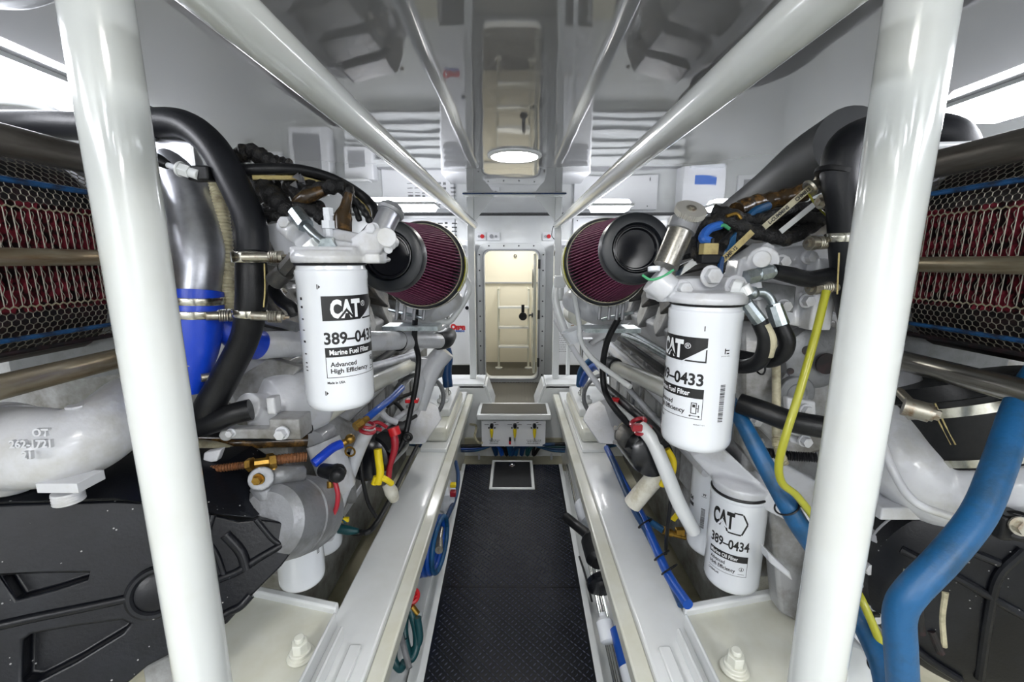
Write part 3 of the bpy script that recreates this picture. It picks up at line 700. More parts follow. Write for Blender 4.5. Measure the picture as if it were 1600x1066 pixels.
# exhaust/water manifold along inner side, right (cream) and left
q = MB(); q.tube(L([(940,566,2.35),(985,583,1.9),(1050,612,1.45),(1100,640,1.25)]),.034,18); m1 = q.build('water_manifold','cream',ER)
q = MB(); p = P(962,573,2.1); q.cyl(p,p+Vector((-.02,.05,0)),.042); q.build('manifold_clamp','dull',ER)
q = MB(); q.tube(L([(655,565,2.3),(620,582,1.8),(560,612,1.4),(500,650,1.2)]),.03,18); q.build('water_manifold','cream',EL)
q = MB(); q.tube(L([(650,555,2.2),(600,570,1.8),(540,590,1.4)]),.022,14); q.build('side_pipe','alu',EL)
q = MB(); q.tube(L([(1045,560,1.6),(1000,535,1.9),(965,520,2.3)]),.012,12); q.build('side_pipe','zinc',ER)
# ---------------------------------------------------------------- filters
def canister(c, r, h, label, name='fuel_filter', group=None, text=1, ang=0.):
    """spin-on filter; c = top centre"""
    th = thing(name, c-Vector((0,0,h)), label, 'filter', group)
    b = c-Vector((0,0,h))
    MB().lathe(b,(0,0,1),[(0,r*.3),(0,r*.86),(.004,r*.93),(.012,r*.985),(.022,r),(h-.03,r),(h-.027,r*1.012),(h-.012,r*1.012),(h-.009,r*.97),(h,r*.95)],56).build('canister','filter',th)
    MB().lathe(c,(0,0,1),[(-.002,r*.99),(.002,r*1.02),(.006,r*.99)],40).build('seal','rubber',th)
    f = Vector((-c.x,-c.y,0)).normalized(); f = Matrix.Rotation(ang,3,'Z')@f
    return th, b, f
U = 1.19e-3
def logo_art(th, b, r, f, ztop, W_, num, line, kind='Fuel', sc=1.):
    """label artwork; x measured along the arc, label left edge at x=0"""
    def wrap(fl, x0, name, m, lift=.0004): fl.v = [(a*sc+x0, bb_*sc) for a, bb_ in fl.v]; fl.oncyl(b, r, f, lift).build(name, m, th, flat=True)
    return wrap
def fuel_label(th, b, r, h, f, x0, s=1., num='389–0433', title='Marine Fuel Filter'):
    k = s*U; Z = lambda v: h-(v-413)*k      # v in left-filter pixel rows
    w = .118*s/1.0
    def put(fl, name, m, lift=.0004):
        fl.v = [(a+x0, z) for a, z in fl.v]; fl.oncyl(b, r, f, lift).build(name, m, th, flat=True)
    fl = Flat(); fl.poly([(0,Z(503)),(w*.62,Z(503)),(w,Z(478)),(w,Z(463)),(0,Z(463))]); put(fl,'logo_field','print')
    fl = Flat(); fl.poly([(w*.66,Z(503)),(w,Z(503)),(w,Z(500.5)),(w*.68,Z(500.5))]); fl.poly([(w*.98,Z(503)),(w,Z(503)),(w,Z(481)),(w*.98,Z(482))]); put(fl,'logo_outline','print')
    fl = Flat().text('CAT',w*.13,Z(497),27*k,bold=.0024*s,w=w*.5); fl.text('®',w*.65,Z(482),9*k,w=.012*s); put(fl,'logo_lettering','printw',.0008)
    a0 = w*.38; fl = Flat(); fl.poly([(a0-.017*s,Z(500)),(a0,Z(483)),(a0+.017*s,Z(500)),(a0+.012*s,Z(500)),(a0,Z(488.5)),(a0-.012*s,Z(500))]); put(fl,'logo_triangle','print',.0011)
    fl = Flat().text(num,0,Z(541),19*k,bold=.0009*s,w=w*.98); put(fl,'part_number','print')
    fl = Flat().rect(0,Z(563),w,Z(547)); put(fl,'title_bar','print')
    fl = Flat().text(title,w*.07,Z(559),8.5*k,bold=.0003*s,w=w*.72); put(fl,'title_lettering','printw',.0008)
    fl = Flat().text('Advanced',w*.07,Z(579),7.6*k,bold=.0003*s,w=w*.42); fl.text('High Efficiency',w*.07,Z(590),7.6*k,bold=.0003*s,w=w*.66)
    t = .9*k; fl.rect(0,Z(598),w,Z(598)+t); fl.rect(0,Z(598),t,Z(563)); fl.rect(w-t,Z(598),w,Z(563)); put(fl,'description','print')
    fl = Flat(); X = w*.82; g = k
    fl.frame(X,Z(589),X+9*g,Z(570),1.3*g); fl.rect(X+2.4*g,Z(578),X+6.6*g,Z(573)); fl.rect(X+9*g,Z(580),X+12*g,Z(580)+1.3*g); fl.rect(X+11*g,Z(586),X+12.3*g,Z(573)); fl.rect(X-2*g,Z(593),X+14*g,Z(593)+1.0*g)
    fl.poly([(X-2.5*g,Z(593)),(X+.5*g,Z(595)),(X+.5*g,Z(590.5))]); fl.poly([(X+15*g,Z(593)),(X+12*g,Z(595)),(X+12*g,Z(590.5))]); put(fl,'pictogram','print')
    fl = Flat().text('Made in USA',0,Z(608),4*k,bold=.0002*s,w=w*.28); fl.rect(-.006*s,Z(452),-.004*s,Z(444)); fl.poly([(-.003*s,Z(451)),(.001*s,Z(448)),(-.003*s,Z(445))])
    fl.rect(-.006*s,Z(628),-.004*s,Z(620)); fl.poly([(-.003*s,Z(627)),(.001*s,Z(624)),(-.003*s,Z(621))]); fl.rect(w*.93,Z(452),w*.945,Z(444)); put(fl,'small_print','print')
# left fuel filter
r = .0685
cL = P(517.5,413,.865); h = .292
fl_, b, f = canister(cL,r,h,'white fuel filter canister hanging in front of the left engine')
fuel_label(fl_,b,r,h,f,-.0235)
g = Flat()
for v,hh in ((470,8),(483,6),(502,4),(520,3),(540,6),(560,4),(575,3),(582,3),(588,3)):
    g.rect(-.073,h-(v-413)*U-.000,-.066,h-(v-413)*U+hh*U*.6)
g.oncyl(b,r,f).build('edge_print','print',fl_,flat=True)
cR = P(1103,474,.85); hR = .292
fr_, b, f = canister(cR,r,hR,'white fuel filter canister hanging in front of the right engine')
fuel_label(fr_,b,r,hR,f,-.1085)
g = Flat(); Zr = lambda v: hR-(v-474)*U
x = .0395
q = Zr(660)
y = Zr(662)
while y < Zr(598): w_ = random.choice((.0008,.0014,.002)); g.rect(x,y,x+.0105,y+w_); y += w_+random.choice((.0009,.0014))
g.text('parts info',x-.004,Zr(553),.0022,w=.018)
g.oncyl(b,r,f).build('barcode','print',fr_,flat=True)
g = Flat(); g.rect(x+.002,Zr(549),x+.004,Zr(540)); g.rect(x+.002,Zr(544),x+.012,Zr(542)); g.rect(x+.006,Zr(549),x+.012,Zr(547)); g.oncyl(b,r,f).build('small_mark','print',fr_,flat=True)
g = Flat().text('45567-01',-.005,Zr(669),.0024,w=.02); g.oncyl(b,r,f).build('small_print','print',fr_,flat=True)
# oil filters, lower right pair
c1 = P(1156,765,1.22); r1 = .075; h1 = .29
o1, b, f = canister(c1,r1,h1,'white oil filter with hexagon logo under the right fuel filter, nearer of two','oil_filter','oil filters on the right engine')
k = r1/41; Zo = lambda v: h1-(v-765)*k*.98
def put(fl,name,m,lift=.0005,th=o1): fl.oncyl(b,r1,f,lift).build(name,m,th,flat=True)
x0 = -.066; w = .105
g = Flat().text('CAT',x0,Zo(812),25*k,bold=.003,w=.062); put(g,'logo_lettering','print')
ce = x0+.066; g = Flat()
for a,b2 in (((ce-.006,Zo(786)),(ce+.014,Zo(786))),((ce+.014,Zo(786)),(ce+.026,Zo(800))),((ce+.026,Zo(800)),(ce+.014,Zo(818))),((ce+.014,Zo(818)),(ce-.018,Zo(818))),((ce-.018,Zo(818)),(ce-.022,Zo(812)))):
    d = Vector((b2[0]-a[0],b2[1]-a[1])).normalized()*.0045; n = (-d.y,d.x); g.poly([(a[0]-d.x*.3,a[1]-d.y*.3),(b2[0]+d.x*.3,b2[1]+d.y*.3),(b2[0]+n[0],b2[1]+n[1]),(a[0]+n[0],a[1]+n[1])])
put(g,'logo_hexagon','print')
g = Flat(); a0 = x0+.031; g.poly([(a0-.015,Zo(813)),(a0,Zo(800)),(a0+.015,Zo(813)),(a0+.009,Zo(813)),(a0,Zo(805)),(a0-.009,Zo(813))]); put(g,'logo_triangle','filter',.0009)
g = Flat().text('389–0434',x0,Zo(846),15*k,bold=.001,w=w); put(g,'part_number','print')
g = Flat().rect(x0,Zo(866),x0+w,Zo(855)); put(g,'title_bar','print')
g = Flat().text('Marine Oil Filter',x0+.004,Zo(863.5),6*k,bold=.0003,w=w*.72); put(g,'title_lettering','printw',.001)
g = Flat().text('Advanced',x0+.004,Zo(875.5),6*k,bold=.0003,w=w*.42); g.text('High Efficiency',x0+.004,Zo(884.5),6*k,bold=.0003,w=w*.68); t=.001
g.rect(x0,Zo(890),x0+w,Zo(890)+t); g.rect(x0+w-t,Zo(890),x0+w,Zo(866)); g.text('CATERPILLAR',x0,Zo(897),3.2*k,bold=.0002,w=w*.33); put(g,'description','print')
g = Flat(); cx = x0+w*.86; n = 14
for i in range(n):
    a, a2 = 2*math.pi*i/n, 2*math.pi*(i+1)/n; R0,R1 = .0052,.0064
    g.poly([(cx+R0*math.cos(a),Zo(877)+R0*math.sin(a)),(cx+R1*math.cos(a),Zo(877)+R1*math.sin(a)),(cx+R1*math.cos(a2),Zo(877)+R1*math.sin(a2)),(cx+R0*math.cos(a2),Zo(877)+R0*math.sin(a2))])
g.poly([(cx-.002,Zo(879)),(cx+.002,Zo(879)),(cx,Zo(874))]); g.rect(cx-.008,Zo(886),cx+.008,Zo(886)+.001); put(g,'pictogram','print')
c2 = P(1122,722,1.36); r2 = .075
o2, b, f = canister(c2,r2,.30,'white oil filter with a barcode, farther one behind hexagon logo filter','oil_filter','oil filters on the right engine')
g = Flat(); y = .10; x = -.036
while y < .165: w_ = random.choice((.001,.0018,.0026)); g.rect(x,y,x+.013,y+w_); y += w_+random.choice((.0011,.0018))
g.rect(x-.002,.205,x+.014,.2062); g.text('VT',x+.002,.21,.006,bold=.0006); g.oncyl(b,r2,f,.0005).build('barcode','print',o2,flat=True)
g = Flat(); g.text('04',-.088,.175,.013,bold=.001); g.rect(-.09,.155,-.066,.167); g.oncyl(b,r2,f,.0005).build('small_print','print',o2,flat=True)
# left oil filters (low, behind the belt guard)
c3 = P(462,792,1.22); o3, b, f = canister(c3,.063,.235,'white oil filter low beside the black belt guard, nearer of two','oil_filter','oil filters on the left engine')
g = Flat(); y=.10; x=.045
while y < .15: w_ = random.choice((.001,.0018)); g.rect(x,y,x+.01,y+w_); y += w_+.0014
g.oncyl(b,.063,f,.0005).build('barcode','print',o3,flat=True)
c4 = P(497,760,1.42); o4, b, f = canister(c4,.063,.225,'white oil filter low behind the grey alternator, farther of two','oil_filter','oil filters on the left engine')
g = Flat(); g.frame(-.02,.12,.02,.16,.001); g.text('LEA',-.015,.125,.01,bold=.001); g.oncyl(b,.063,f,.0005).build('small_print','print',o4,flat=True)
# ---------------------------------------------------------------- conical air filters
def airfilter(pf, pb, rf, rb, label, s):
    pf, pb = Vector(pf), Vector(pb); ax = (pb-pf); Ln = ax.length; ax.normalize()
    th = thing('air_filter', pf, label, 'air filter')
    a, b, d = frame(ax); n = 76; nr = 10; vs = []; fs = []
    for i in range(nr+1):
        t = i/nr; r = rf+(rb-rf)*t; c = pf+ax*(t*Ln)
        for k in range(n*4):
            an = 2*math.pi*(k//4+(0,.22,.42,.8)[k%4])/n; rr = r-((0,0,.022,.022)[k%4]*(.7+.5*t)); vs.append(c+(a*math.cos(an)+b*math.sin(an))*rr)
    m = 4*n
    for i in range(nr):
        for k in range(m): fs.append((i*m+k, i*m+(k+1)%m, (i+1)*m+(k+1)%m, (i+1)*m+k))
    q = MB().add(vs, fs); q.build('pleated_element','pleat',th,flat=True)
    # rubber front cap
    q = MB(); q.lathe(pf,-ax,[(-.022,rf*.985),(-.022,rf*1.03),(0,rf*1.035),(.012,rf*1.0),(.016,rf*.93),(.016,rf*.72),(.006,rf*.68),(-.004,rf*.66)],64); q.build('front_cap','airrub',th)
    q = MB(); q.lathe(pf,-ax,[(-.004,rf*.69),(.004,rf*.685),(.008,rf*.66),(.008,rf*.58),(.002,rf*.55),(0,rf*.54),(0,.001)],64)
    q.ring(pf-ax*.006,ax,rf*.63,.003,64,8); q.build('cap_disc','gloss_black',th)
    # rear rubber ring, band clamp
    q = MB(); q.lathe(pb,ax,[(-.008,rb*.99),(-.008,rb*1.04),(.002,rb*1.09),(.035,rb*1.10),(.07,rb*1.04),(.10,rb*.92),(.10,rb*.5)],64); q.build('rear_flange','airrub',th)
    q = MB(); q.ring(pb-ax*.014,ax,rb*1.006,.0016,90,6); q.build('wire_ring','conduit',th)
    q = MB(); q.lathe(pb+ax*.004,ax,[(0,rb*1.08),(0,rb*1.105),(.016,rb*1.108),(.016,rb*1.09)],64); k = q.build('band_clamp','clampm',th)
    # yellow tag over a part of the band
    lo, hi = (-0.62,.2) if s < 0 else (math.pi-.35,math.pi+.62)
    v2 = []; f2 = []; up = Vector((0,0,1)); sx = Vector((1,0,0)); ex = (sx-ax*sx.dot(ax)).normalized(); ez = (up-ax*up.dot(ax)).normalized()
    N_ = 16
    for i in range(N_+1):
        an = lo+(hi-lo)*i/N_
        if s > 0: an = math.pi - (math.pi-an)
        o = ex*math.cos(an)+ez*math.sin(an); v2 += [pb+ax*(-.001)+o*rb*1.10, pb+ax*.03+o*rb*1.115]
    for i in range(N_): f2.append((2*i,2*i+1,2*i+3,2*i+2))
    q = MB().add(v2,f2); o = q.build('yellow_tag','yellow',th,flat=True); so = o.modifiers.new('s','SOLIDIFY'); so.thickness = .003
    return th
airfilter(P(608,400,1.08),P(660,415,1.40),.089,.131,'maroon pleated conical air filter with black cap on the left engine',-1)
airfilter(P(993,389,1.08),P(948,410,1.40),.088,.131,'maroon pleated conical air filter with black cap on the right engine',1)
# turbo housings behind air filters
for s,(u,v,d) in ((-1,(705,470,1.75)),(1,(897,470,1.75))):
    c = P(u,v,d); q = MB(); q.ball(c,.05); q.tube([c,c+Vector((s*.08,0,-.05)),c+Vector((s*.2,.1,-.08))],.045,16); q.lathe(c+Vector((s*.14,-.1,-.0)),(s*-.2,1,0),[(0,.05),(.02,.075),(.10,.075),(.12,.05)],30)
    q.build('turbo_housing','engine',EL if s<0 else ER,remesh=.006)
for e,pts,r,m in ((EL,[(724,432,1.75),(733,445,1.75),(730,462,1.75),(712,492,1.75),(700,503,1.75),(680,500,1.75)],.012,'gel'),
                (EL,[(735,440,1.9),(718,485,1.9),(690,512,1.8),(655,520,1.7)],.010,'engine'),
                (ER,[(871,440,1.8),(868,470,1.8),(880,510,1.8),(893,538,1.8)],.016,'gel'),
                (ER,[(893,440,1.7),(905,505,1.7),(907,530,1.7),(925,560,1.6),(985,605,1.45)],.010,'gel'),
                (ER,[(868,500,1.9),(905,560,1.8),(940,608,1.7),(985,660,1.6)],.012,'engine')):
    q = MB(); q.tube(L(pts),r,12,n=4); q.build('rigid_line',m,e)
q = MB(); c = P(874,440,1.8); q.box(c,(.05,.05,.05)); q.cyl(c,c+Vector((0,0,-.08)),.02); q.build('line_union','gel',ER,bevel=.008)
q = MB(); c = P(893,515,1.75); q.cyl(c,c+Vector((.02,0,-.05)),.045,.03); q.build('line_union','clearp',ER)
# brackets under the filters
for e,pts in ((EL,[(608,484,1.5),(660,497,1.45)]),(ER,[(940,500,1.5),(990,488,1.45)])):
    a,b = L(pts); q = MB(); q.tube([a,b],.006,8); q.box((a+b)/2+Vector((0,.1,-.06)),(.2,.1,.015)); q.build('filter_bracket','zinc',e)
for e,us in ((EL,(622,634,649,664)),(ER,(939,954,966,975))):
    for u in us: q = MB(); q.cyl(P(u,468,1.45),P(u-3,500,1.45),.006,seg=8); q.build('bracket_leg','grey_cast',e)
for e,pts in ((ER,[(925,540,1.8),(985,505,1.8),(960,535,2.3),(905,520,2.2)]),(EL,[(640,560,2.0),(700,555,2.3),(690,590,2.4),(660,600,2.2)])):
    q = MB(); q.prism(L(pts),(0,.02,0)); q.build('heat_shield','grey_cast',e,bevel=.003)
q = MB(); q.prism(L([(912,530,1.9),(942,530,1.9),(950,605,1.9),(925,560,1.9)]),(.0,.05,0)); q.build('support_plate','engine',ER)
q = MB(); q.lathe(P(905,492,1.9),(0,1,0),[(0,.05),(.1,.06)],20); q.build('stained_elbow','cream',ER)
# ================================================================ COOLER GRILLES (perforated guard over a red finned core)
def grille(s):
    nm = 'left' if s < 0 else 'right'
    X0 = .95
    if s < 0: y0, y1 = .18, 1.02
    else: y0, y1 = .22, 1.06
    g = thing('charge_cooler', (s*1.1,.6,1.1), 'finned cooler core behind honeycomb guard at %s frame edge'%nm, 'cooler')
    # profile arc: list of (offset outward, z) from top to bottom
    zt, zb = 1.45+.215, 1.45-.225
    def prof(t):     # t: arc metres from the middle of the flat
        if s < 0: h1, h2 = .112, -.095
        else: h1, h2 = .112, -.095
        mid = 1.45
        if h2 <= t <= h1: return 0., mid+t
        R = .12
        if t > h1:
            a = (t-h1)/R
            return R*(1-math.cos(min(a,1.3))), mid+h1+R*math.sin(min(a,1.3))+(max(a-1.3,0))*R*.2
        a = (h2-t)/R
        return R*(1-math.cos(min(a,1.3))), mid+h2-R*math.sin(min(a,1.3))-(max(a-1.3,0))*R*.2
    def pt(t, y, dx=0.): o, z = prof(t); return Vector((s*(X0+o+dx), y, z))
    p = .0150; rows = []
    t = .10+12*.0117
    hh = .0075; za = .0042
    # rows from the top: (t_top, t_bot)
    rs = []
    for k in range(12): rs.append((t, t-hh)); t -= hh+za
    rs.append((t,-.085)); t = -.085-za
    for k in range(9): rs.append((t, t-hh)); t -= hh+za
    n = int((y1-y0)/p)
    thin = MB(); gold = MB()
    def wire(mb, a, b, r): mb.sweep([a, b], r, 4, caps=False)
    for i,(a,b) in enumerate(rs):
        off = 0 if i%2 else .5
        big = i == 12
        for k in range(n):
            y = y0+(k+off)*p
            if big:
                m = 6; prev = None
                wire(thin, pt(a,y), pt(b,y), .0011)
                # wavy middle wire of each slot
                ya = y+p*.5; pts = [pt(a-.004+(b-a+.008)*j/50, ya+.0022*math.sin(j*.95), .004) for j in range(51)]
                thin.sweep(pts, .0009, 4, caps=False)
            else: wire(thin, pt(a,y), pt(b,y), .0010)
            mb = thin
            # zigzag above the row
            wire(gold if i in (12,13) else thin, pt(a,y), pt(a+za,y+p/2), .0017 if i in (12,13) else .0010)
            wire(gold if i in (12,13) else thin, pt(a,y), pt(a+za,y-p/2), .0017 if i in (12,13) else .0010)
    thin.build('honeycomb_guard','fingrey',g,flat=True); gold.build('bright_folds','fingold',g,flat=True)
    # red fins behind
    q = MB(); m = 30
    for k in range(n):
        y = y0+(k+.25)*p; vs = []; fs = []
        for j in range(m+1):
            t = .115+(-.10-.115)*j/m; o = .0035*math.sin(j*1.05+k)
            a = pt(t,y+o,.009); vs += [a, a+Vector((s*.02,0,0))]
        for j in range(m): fs.append((2*j,2*j+1,2*j+3,2*j+2))
        q.add(vs,fs)
    q.build('red_fins','finred',g,flat=True)
    # core body
    q = MB(); N_ = 24; poly = [pt(.24-.475*j/N_, y0-.02, .03) for j in range(N_+1)]; poly += [Vector((s*1.3,y0-.02,poly[-1].z)),Vector((s*1.3,y0-.02,poly[0].z))]
    q.prism(poly,(0,y1-y0+.04,0)); q.build('core','core',g)
    # painted blue edges along the folds
    for t,m,r in ((.152,'blueedge',.006),(.232,'core',.010),(-.150,'blueedge',.005),(-.185,'core',.006)):
        q = MB(); q.tube([pt(t,y0,-.002),pt(t,(y0+y1)/2,-.002),pt(t,y1,-.002)],r,8); q.build('fold_edge',m,g)
    # pipes
    ys = (y0-.1, y1+.03)
    def pipe(u,v,Xp,r,m,nm2):
        c = PX(u,v,s*Xp); q = MB(); q.cyl((c.x,ys[0],c.z),(c.x,ys[1]+.02,c.z),r,seg=28); return q.build(nm2,m,g)
    if s < 0:
        pipe(70,234,.93,.029,'greypipe','top_pipe'); pipe(70,402,.91,.0165,'tanpipe','middle_pipe'); pipe(90,583,.91,.0225,'tanpipe','bottom_pipe')
    else:
        pipe(1500,248,.93,.029,'greypipe','top_pipe'); pipe(1520,414,.91,.0165,'tanpipe','middle_pipe'); pipe(1520,592,.90,.0225,'brushed','bottom_pipe')
    # end plate
    q = MB(); q.prism([(s*.93,y1+.0,1.18),(s*1.25,y1+.0,1.14),(s*1.25,y1,1.7),(s*1.0,y1,1.7),(s*.93,y1,1.6)],(0,.012,0)); q.build('end_plate','grey_cast',g)
    return g
GL = grille(-1); GR = grille(1)
# ================================================================ LEFT SIDE
# black hose high behind the pole + big insulated elbow hose
o = hose('coolant_hose', L([(-60,196,.95),(60,195,1.0),(150,198,1.0),(235,192,.97),(290,196,.95),(335,232,.93),(372,300,.92),(392,350,.92),(396,395,.92)]), .031, 'foam', 'thick black foam covered hose arching down from behind the left pole', seg=24)
c = P(236,192,.97); q = MB(); q.lathe(c,(1,0,0),[(-.012,.032),(-.01,.036),(.004,.036),(.006,.032)],28); q.build('hose_sleeve_end','rubber',o)
h2 = hose('lower_hose', L([(392,392,.92),(393,430,.92),(392,480,.93),(382,530,.95),(352,590,.97),(325,640,.98),(318,672,1.0)]), [.029,.031,.031,.029,.03,.032,.024], 'rubber', 'black rubber hose with two steel clamps running down beside the left fuel filter', seg=24)
clamp(h2,P(390,402,.915),(0,0,1),.032,.022,bolt=(.2,-1,0),bl=.05)
clamp(h2,P(390,489,.93),(.1,0,1),.031,.016,bolt=(.35,-1,0),bl=.03)
q = MB(); q.tube(L([(413,412,.9),(414,450,.9),(412,480,.91)]),.0016,6); q.build('hose_stripe','label_y',h2)
hose('elbow_hose', L([(306,668,.98),(335,660,.97),(365,647,.97),(392,640,.98)]), .0245, 'rubber', 'short black rubber stub hose entering the white water pump, left', seg=20)
# corrugated conduit
q = MB(); pp = smooth(L([(338,285,1.0),(346,330,1.0),(352,380,1.0),(356,440,1.0),(358,500,1.0)]),30); rr = [.0155+.0018*math.sin(i*1.9) for i in range(len(pp))]; q.sweep(pp,rr,14)
tag(q.build('corrugated_conduit','conduit',angle=60),'beige corrugated conduit between the aluminium duct and black hoses, left','conduit')
# polished aluminium charge pipe
q = MB(); pp = L([(268,225,1.05),(284,270,1.03),(303,330,1.0),(312,390,.98),(311,430,.97),(306,462,.97)]); q.tube(pp,[.045,.052,.056,.055,.047,.046],28)
al = tag(q.build('charge_air_pipe','alu'),'flattened polished aluminium charge air pipe right of the left pole','pipe')
q = MB(); q.bb(P(235,220,1.08).x,P(340,220,1.08).x,1.05,1.06,P(290,290,1.08).z,P(290,215,1.08).z); tag(q.build('heat_plate','alu'),'flat shiny metal plate above the aluminium pipe behind the left pole','plate')
# lamp-cable gland fitting
g = thing('cable_gland',P(285,266,.9),'white cable gland with a black boot above aluminium pipe','cable gland')
a,b_ = L([(262,258,.9),(290,267,.9)]); q = MB(); q.cyl(a,b_,.006); q.build('stem','clearp',g)
q = MB(); d = (b_-a).normalized(); q.sweep([b_-d*.01,b_+d*.012],.014,6); q.cyl(b_+d*.012,b_+d*.03,.011); q.cyl(b_-d*.014,b_-d*.009,.016); q.build('nut','gel',g,bevel=.001)
q = MB(); q.tube(L([(225,248,.9),(245,250,.9),(262,258,.9)]),[.016,.014,.009],14); q.build('boot','rubber',g)
q = MB(); q.box(P(316,272,.91),(.045,.03,.03)); q.build('socket','rubber',g,bevel=.004)
# blue silicone coupling with four bands
bs = thing('silicone_coupling',P(300,530,.97),'blue silicone coupling with steel clamp bands below aluminium pipe','coupling')
pp = L([(307,456,.965),(307,490,.965),(304,540,.97),(297,580,.98),(293,605,.99)]); q = MB(); q.tube(pp,[.0535,.054,.049,.041,.037],32); q.build('sleeve','bluesil',bs)
for (u,v,d,r,bo) in ((307,468,.965,.0545,None),(306,488,.965,.0545,(.8,-1,0)),(298,560,.975,.0445,None),(295,584,.985,.041,(.9,-.9,0))):
    clamp(bs,P(u,v,d),(.08,0,1),r,.017,bolt=bo,bl=.022)
q = MB(); q.tube(L([(330,496,1.02),(345,502,1.02),(365,518,1.03),(385,533,1.05),(404,539,1.08)]),.038,24); s2 = q.build('side_sleeve','bluesil'); tag(s2,'blue silicone sleeve joining the white crossover pipe, behind black lower hose','coupling')
fl = Flat().text('UCTION',0,0,.016,bold=.001,w=.05); q = P(333,497,.955); fl.onplane(q,(1,.2,.1),(-.1,0,1)).build('lettering','printw',s2,flat=True)
# white crossover pipe
cp_ = thing('crossover_pipe',P(540,540,1.3),'white painted pipe running away behind the left fuel filter','pipe')
q = MB(); q.tube(L([(398,540,1.08),(470,537,1.18),(560,534,1.35),(640,532,1.62),(688,533,1.82)]),[.036,.036,.034,.033,.032],24); q.build('pipe','engine',cp_)
for u,v,d in ((623,533,1.56),):
    q = MB(); q.ring(P(u,v,d),P(700,533,1.86)-P(560,534,1.35),.035,.003,28,6); q.build('band','rubber',cp_)
q = MB(); q.tube(L([(684,533,1.81),(695,531,1.86),(701,524,1.95)]),[.038,.040,.036],20); q.build('end_sleeve','rubber',cp_)
q = MB(); q.tube(L([(696,548,1.92),(672,580,1.92),(655,640,1.9)]),[.045,.045,.03],14); q.build('branch','engine',cp_)
# water pump
wp = thing('water_pump',P(430,640,1.1),'white cast water pump behind the black belt, left engine','pump')
q = MB(); c = P(440,636,1.14); ax = Vector((.75,.9,.12)).normalized()
q.lathe(c-ax*.07,ax,[(0,.03),(0,.05),(.03,.055),(.05,.085),(.1,.092),(.16,.09),(.2,.05)],36); c1 = P(392,636,1.02); q.cyl(c1-Vector((.01,0,0)),c,.034); q.box(P(420,650,1.06),(.075,.06,.05)); q.box(P(428,632,1.0),(.02,.03,.04))
q.build('housing','engine',wp,remesh=.0035)
q = MB(); a,b_ = L([(360,676,1.0),(440,674,1.0)]); q.box((a+b_)/2,(.13,.03,.024)); q.cyl(a+Vector((0,-.02,0)),a+Vector((0,.02,0)),.014); q.box(P(455,664,1.02),(.07,.06,.05)); q.build('foot','engine_dirty',wp,remesh=.003)
q = MB(); q.hexb(P(442,676,.985),(0,-1,0),.012,.018); q.hexb(P(362,676,.985),(0,-1,0),.008,.012); q.build('bolt','engine',wp)
# brackets / flat castings behind
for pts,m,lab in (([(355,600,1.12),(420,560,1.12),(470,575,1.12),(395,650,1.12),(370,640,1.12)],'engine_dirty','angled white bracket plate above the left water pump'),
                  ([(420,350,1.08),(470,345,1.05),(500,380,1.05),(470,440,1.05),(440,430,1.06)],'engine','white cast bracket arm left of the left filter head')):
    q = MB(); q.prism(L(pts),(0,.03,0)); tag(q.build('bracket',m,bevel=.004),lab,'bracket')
# belt, below the pump
q = MB(); q.tube(L([(300,668,1.05),(340,672,1.05),(400,678,1.05),(450,676,1.07),(480,668,1.12)]),.022,10,sq=.8); tag(q.build('drive_belt','rubber'),'wide black drive belt passing under the left water pump','belt')
# white cast elbow at the frame edge
we = thing('coolant_elbow',P(60,700,.75),'large white cast coolant elbow with raised figures at left frame edge','pipe')
q = MB(); q.tube(L([(-20,700,.80),(50,700,.78),(110,695,.79),(165,668,.84),(205,630,.95)]),[.078,.074,.068,.064,.062],40); q.build('elbow','engine',we)
q = MB(); c,c2 = L([(12,703,.80),(30,702,.79)]); ax = (c2-c).normalized(); q.lathe(c-ax*.035,ax,[(0,.085),(.012,.09),(.022,.09),(.024,.082),(.034,.08),(.036,.086),(.05,.084),(.056,.076)],48); q.build('flange','engine',we,bevel=.002)
q = MB(); q.box(P(112,752,.76),(.072,.05,.018)); c=P(105,767,.755); q.cyl(c,c+Vector((0,0,-.02)),.022); 
for k in range(4): q.ring(c-Vector((0,0,.004+.005*k)),(0,0,1),.021,.0018,20,6)
q.build('drain_plug','engine',we,bevel=.002)
q = MB(); q.box(P(118,655,.8),(.03,.04,.02)); q.hexb(P(120,650,.79),(0,0,1),.014,.02); q.build('top_boss','engine',we)
def emboss(lines,u,v,d,sz,parent,m,ex,ey,th_=.0018,name='raised_lettering'):
    fl = Flat(); yy = 0
    for (t_,dx) in lines: fl.text(t_,dx,yy,sz,bold=.0006); yy -= sz*1.5
    mb = fl.onplane(P(u,v,d),ex,ey); o = mb.build(name,m,parent,flat=True); so = o.modifiers.new('s','SOLIDIFY'); so.thickness = th_*2; so.offset = 0; return o
emboss([('OT',.035),('262-1721',-.002),('21',.016)],18,682,.700,.0125,we,'engine',(1,.05,.0),(0,.12,1),.003)
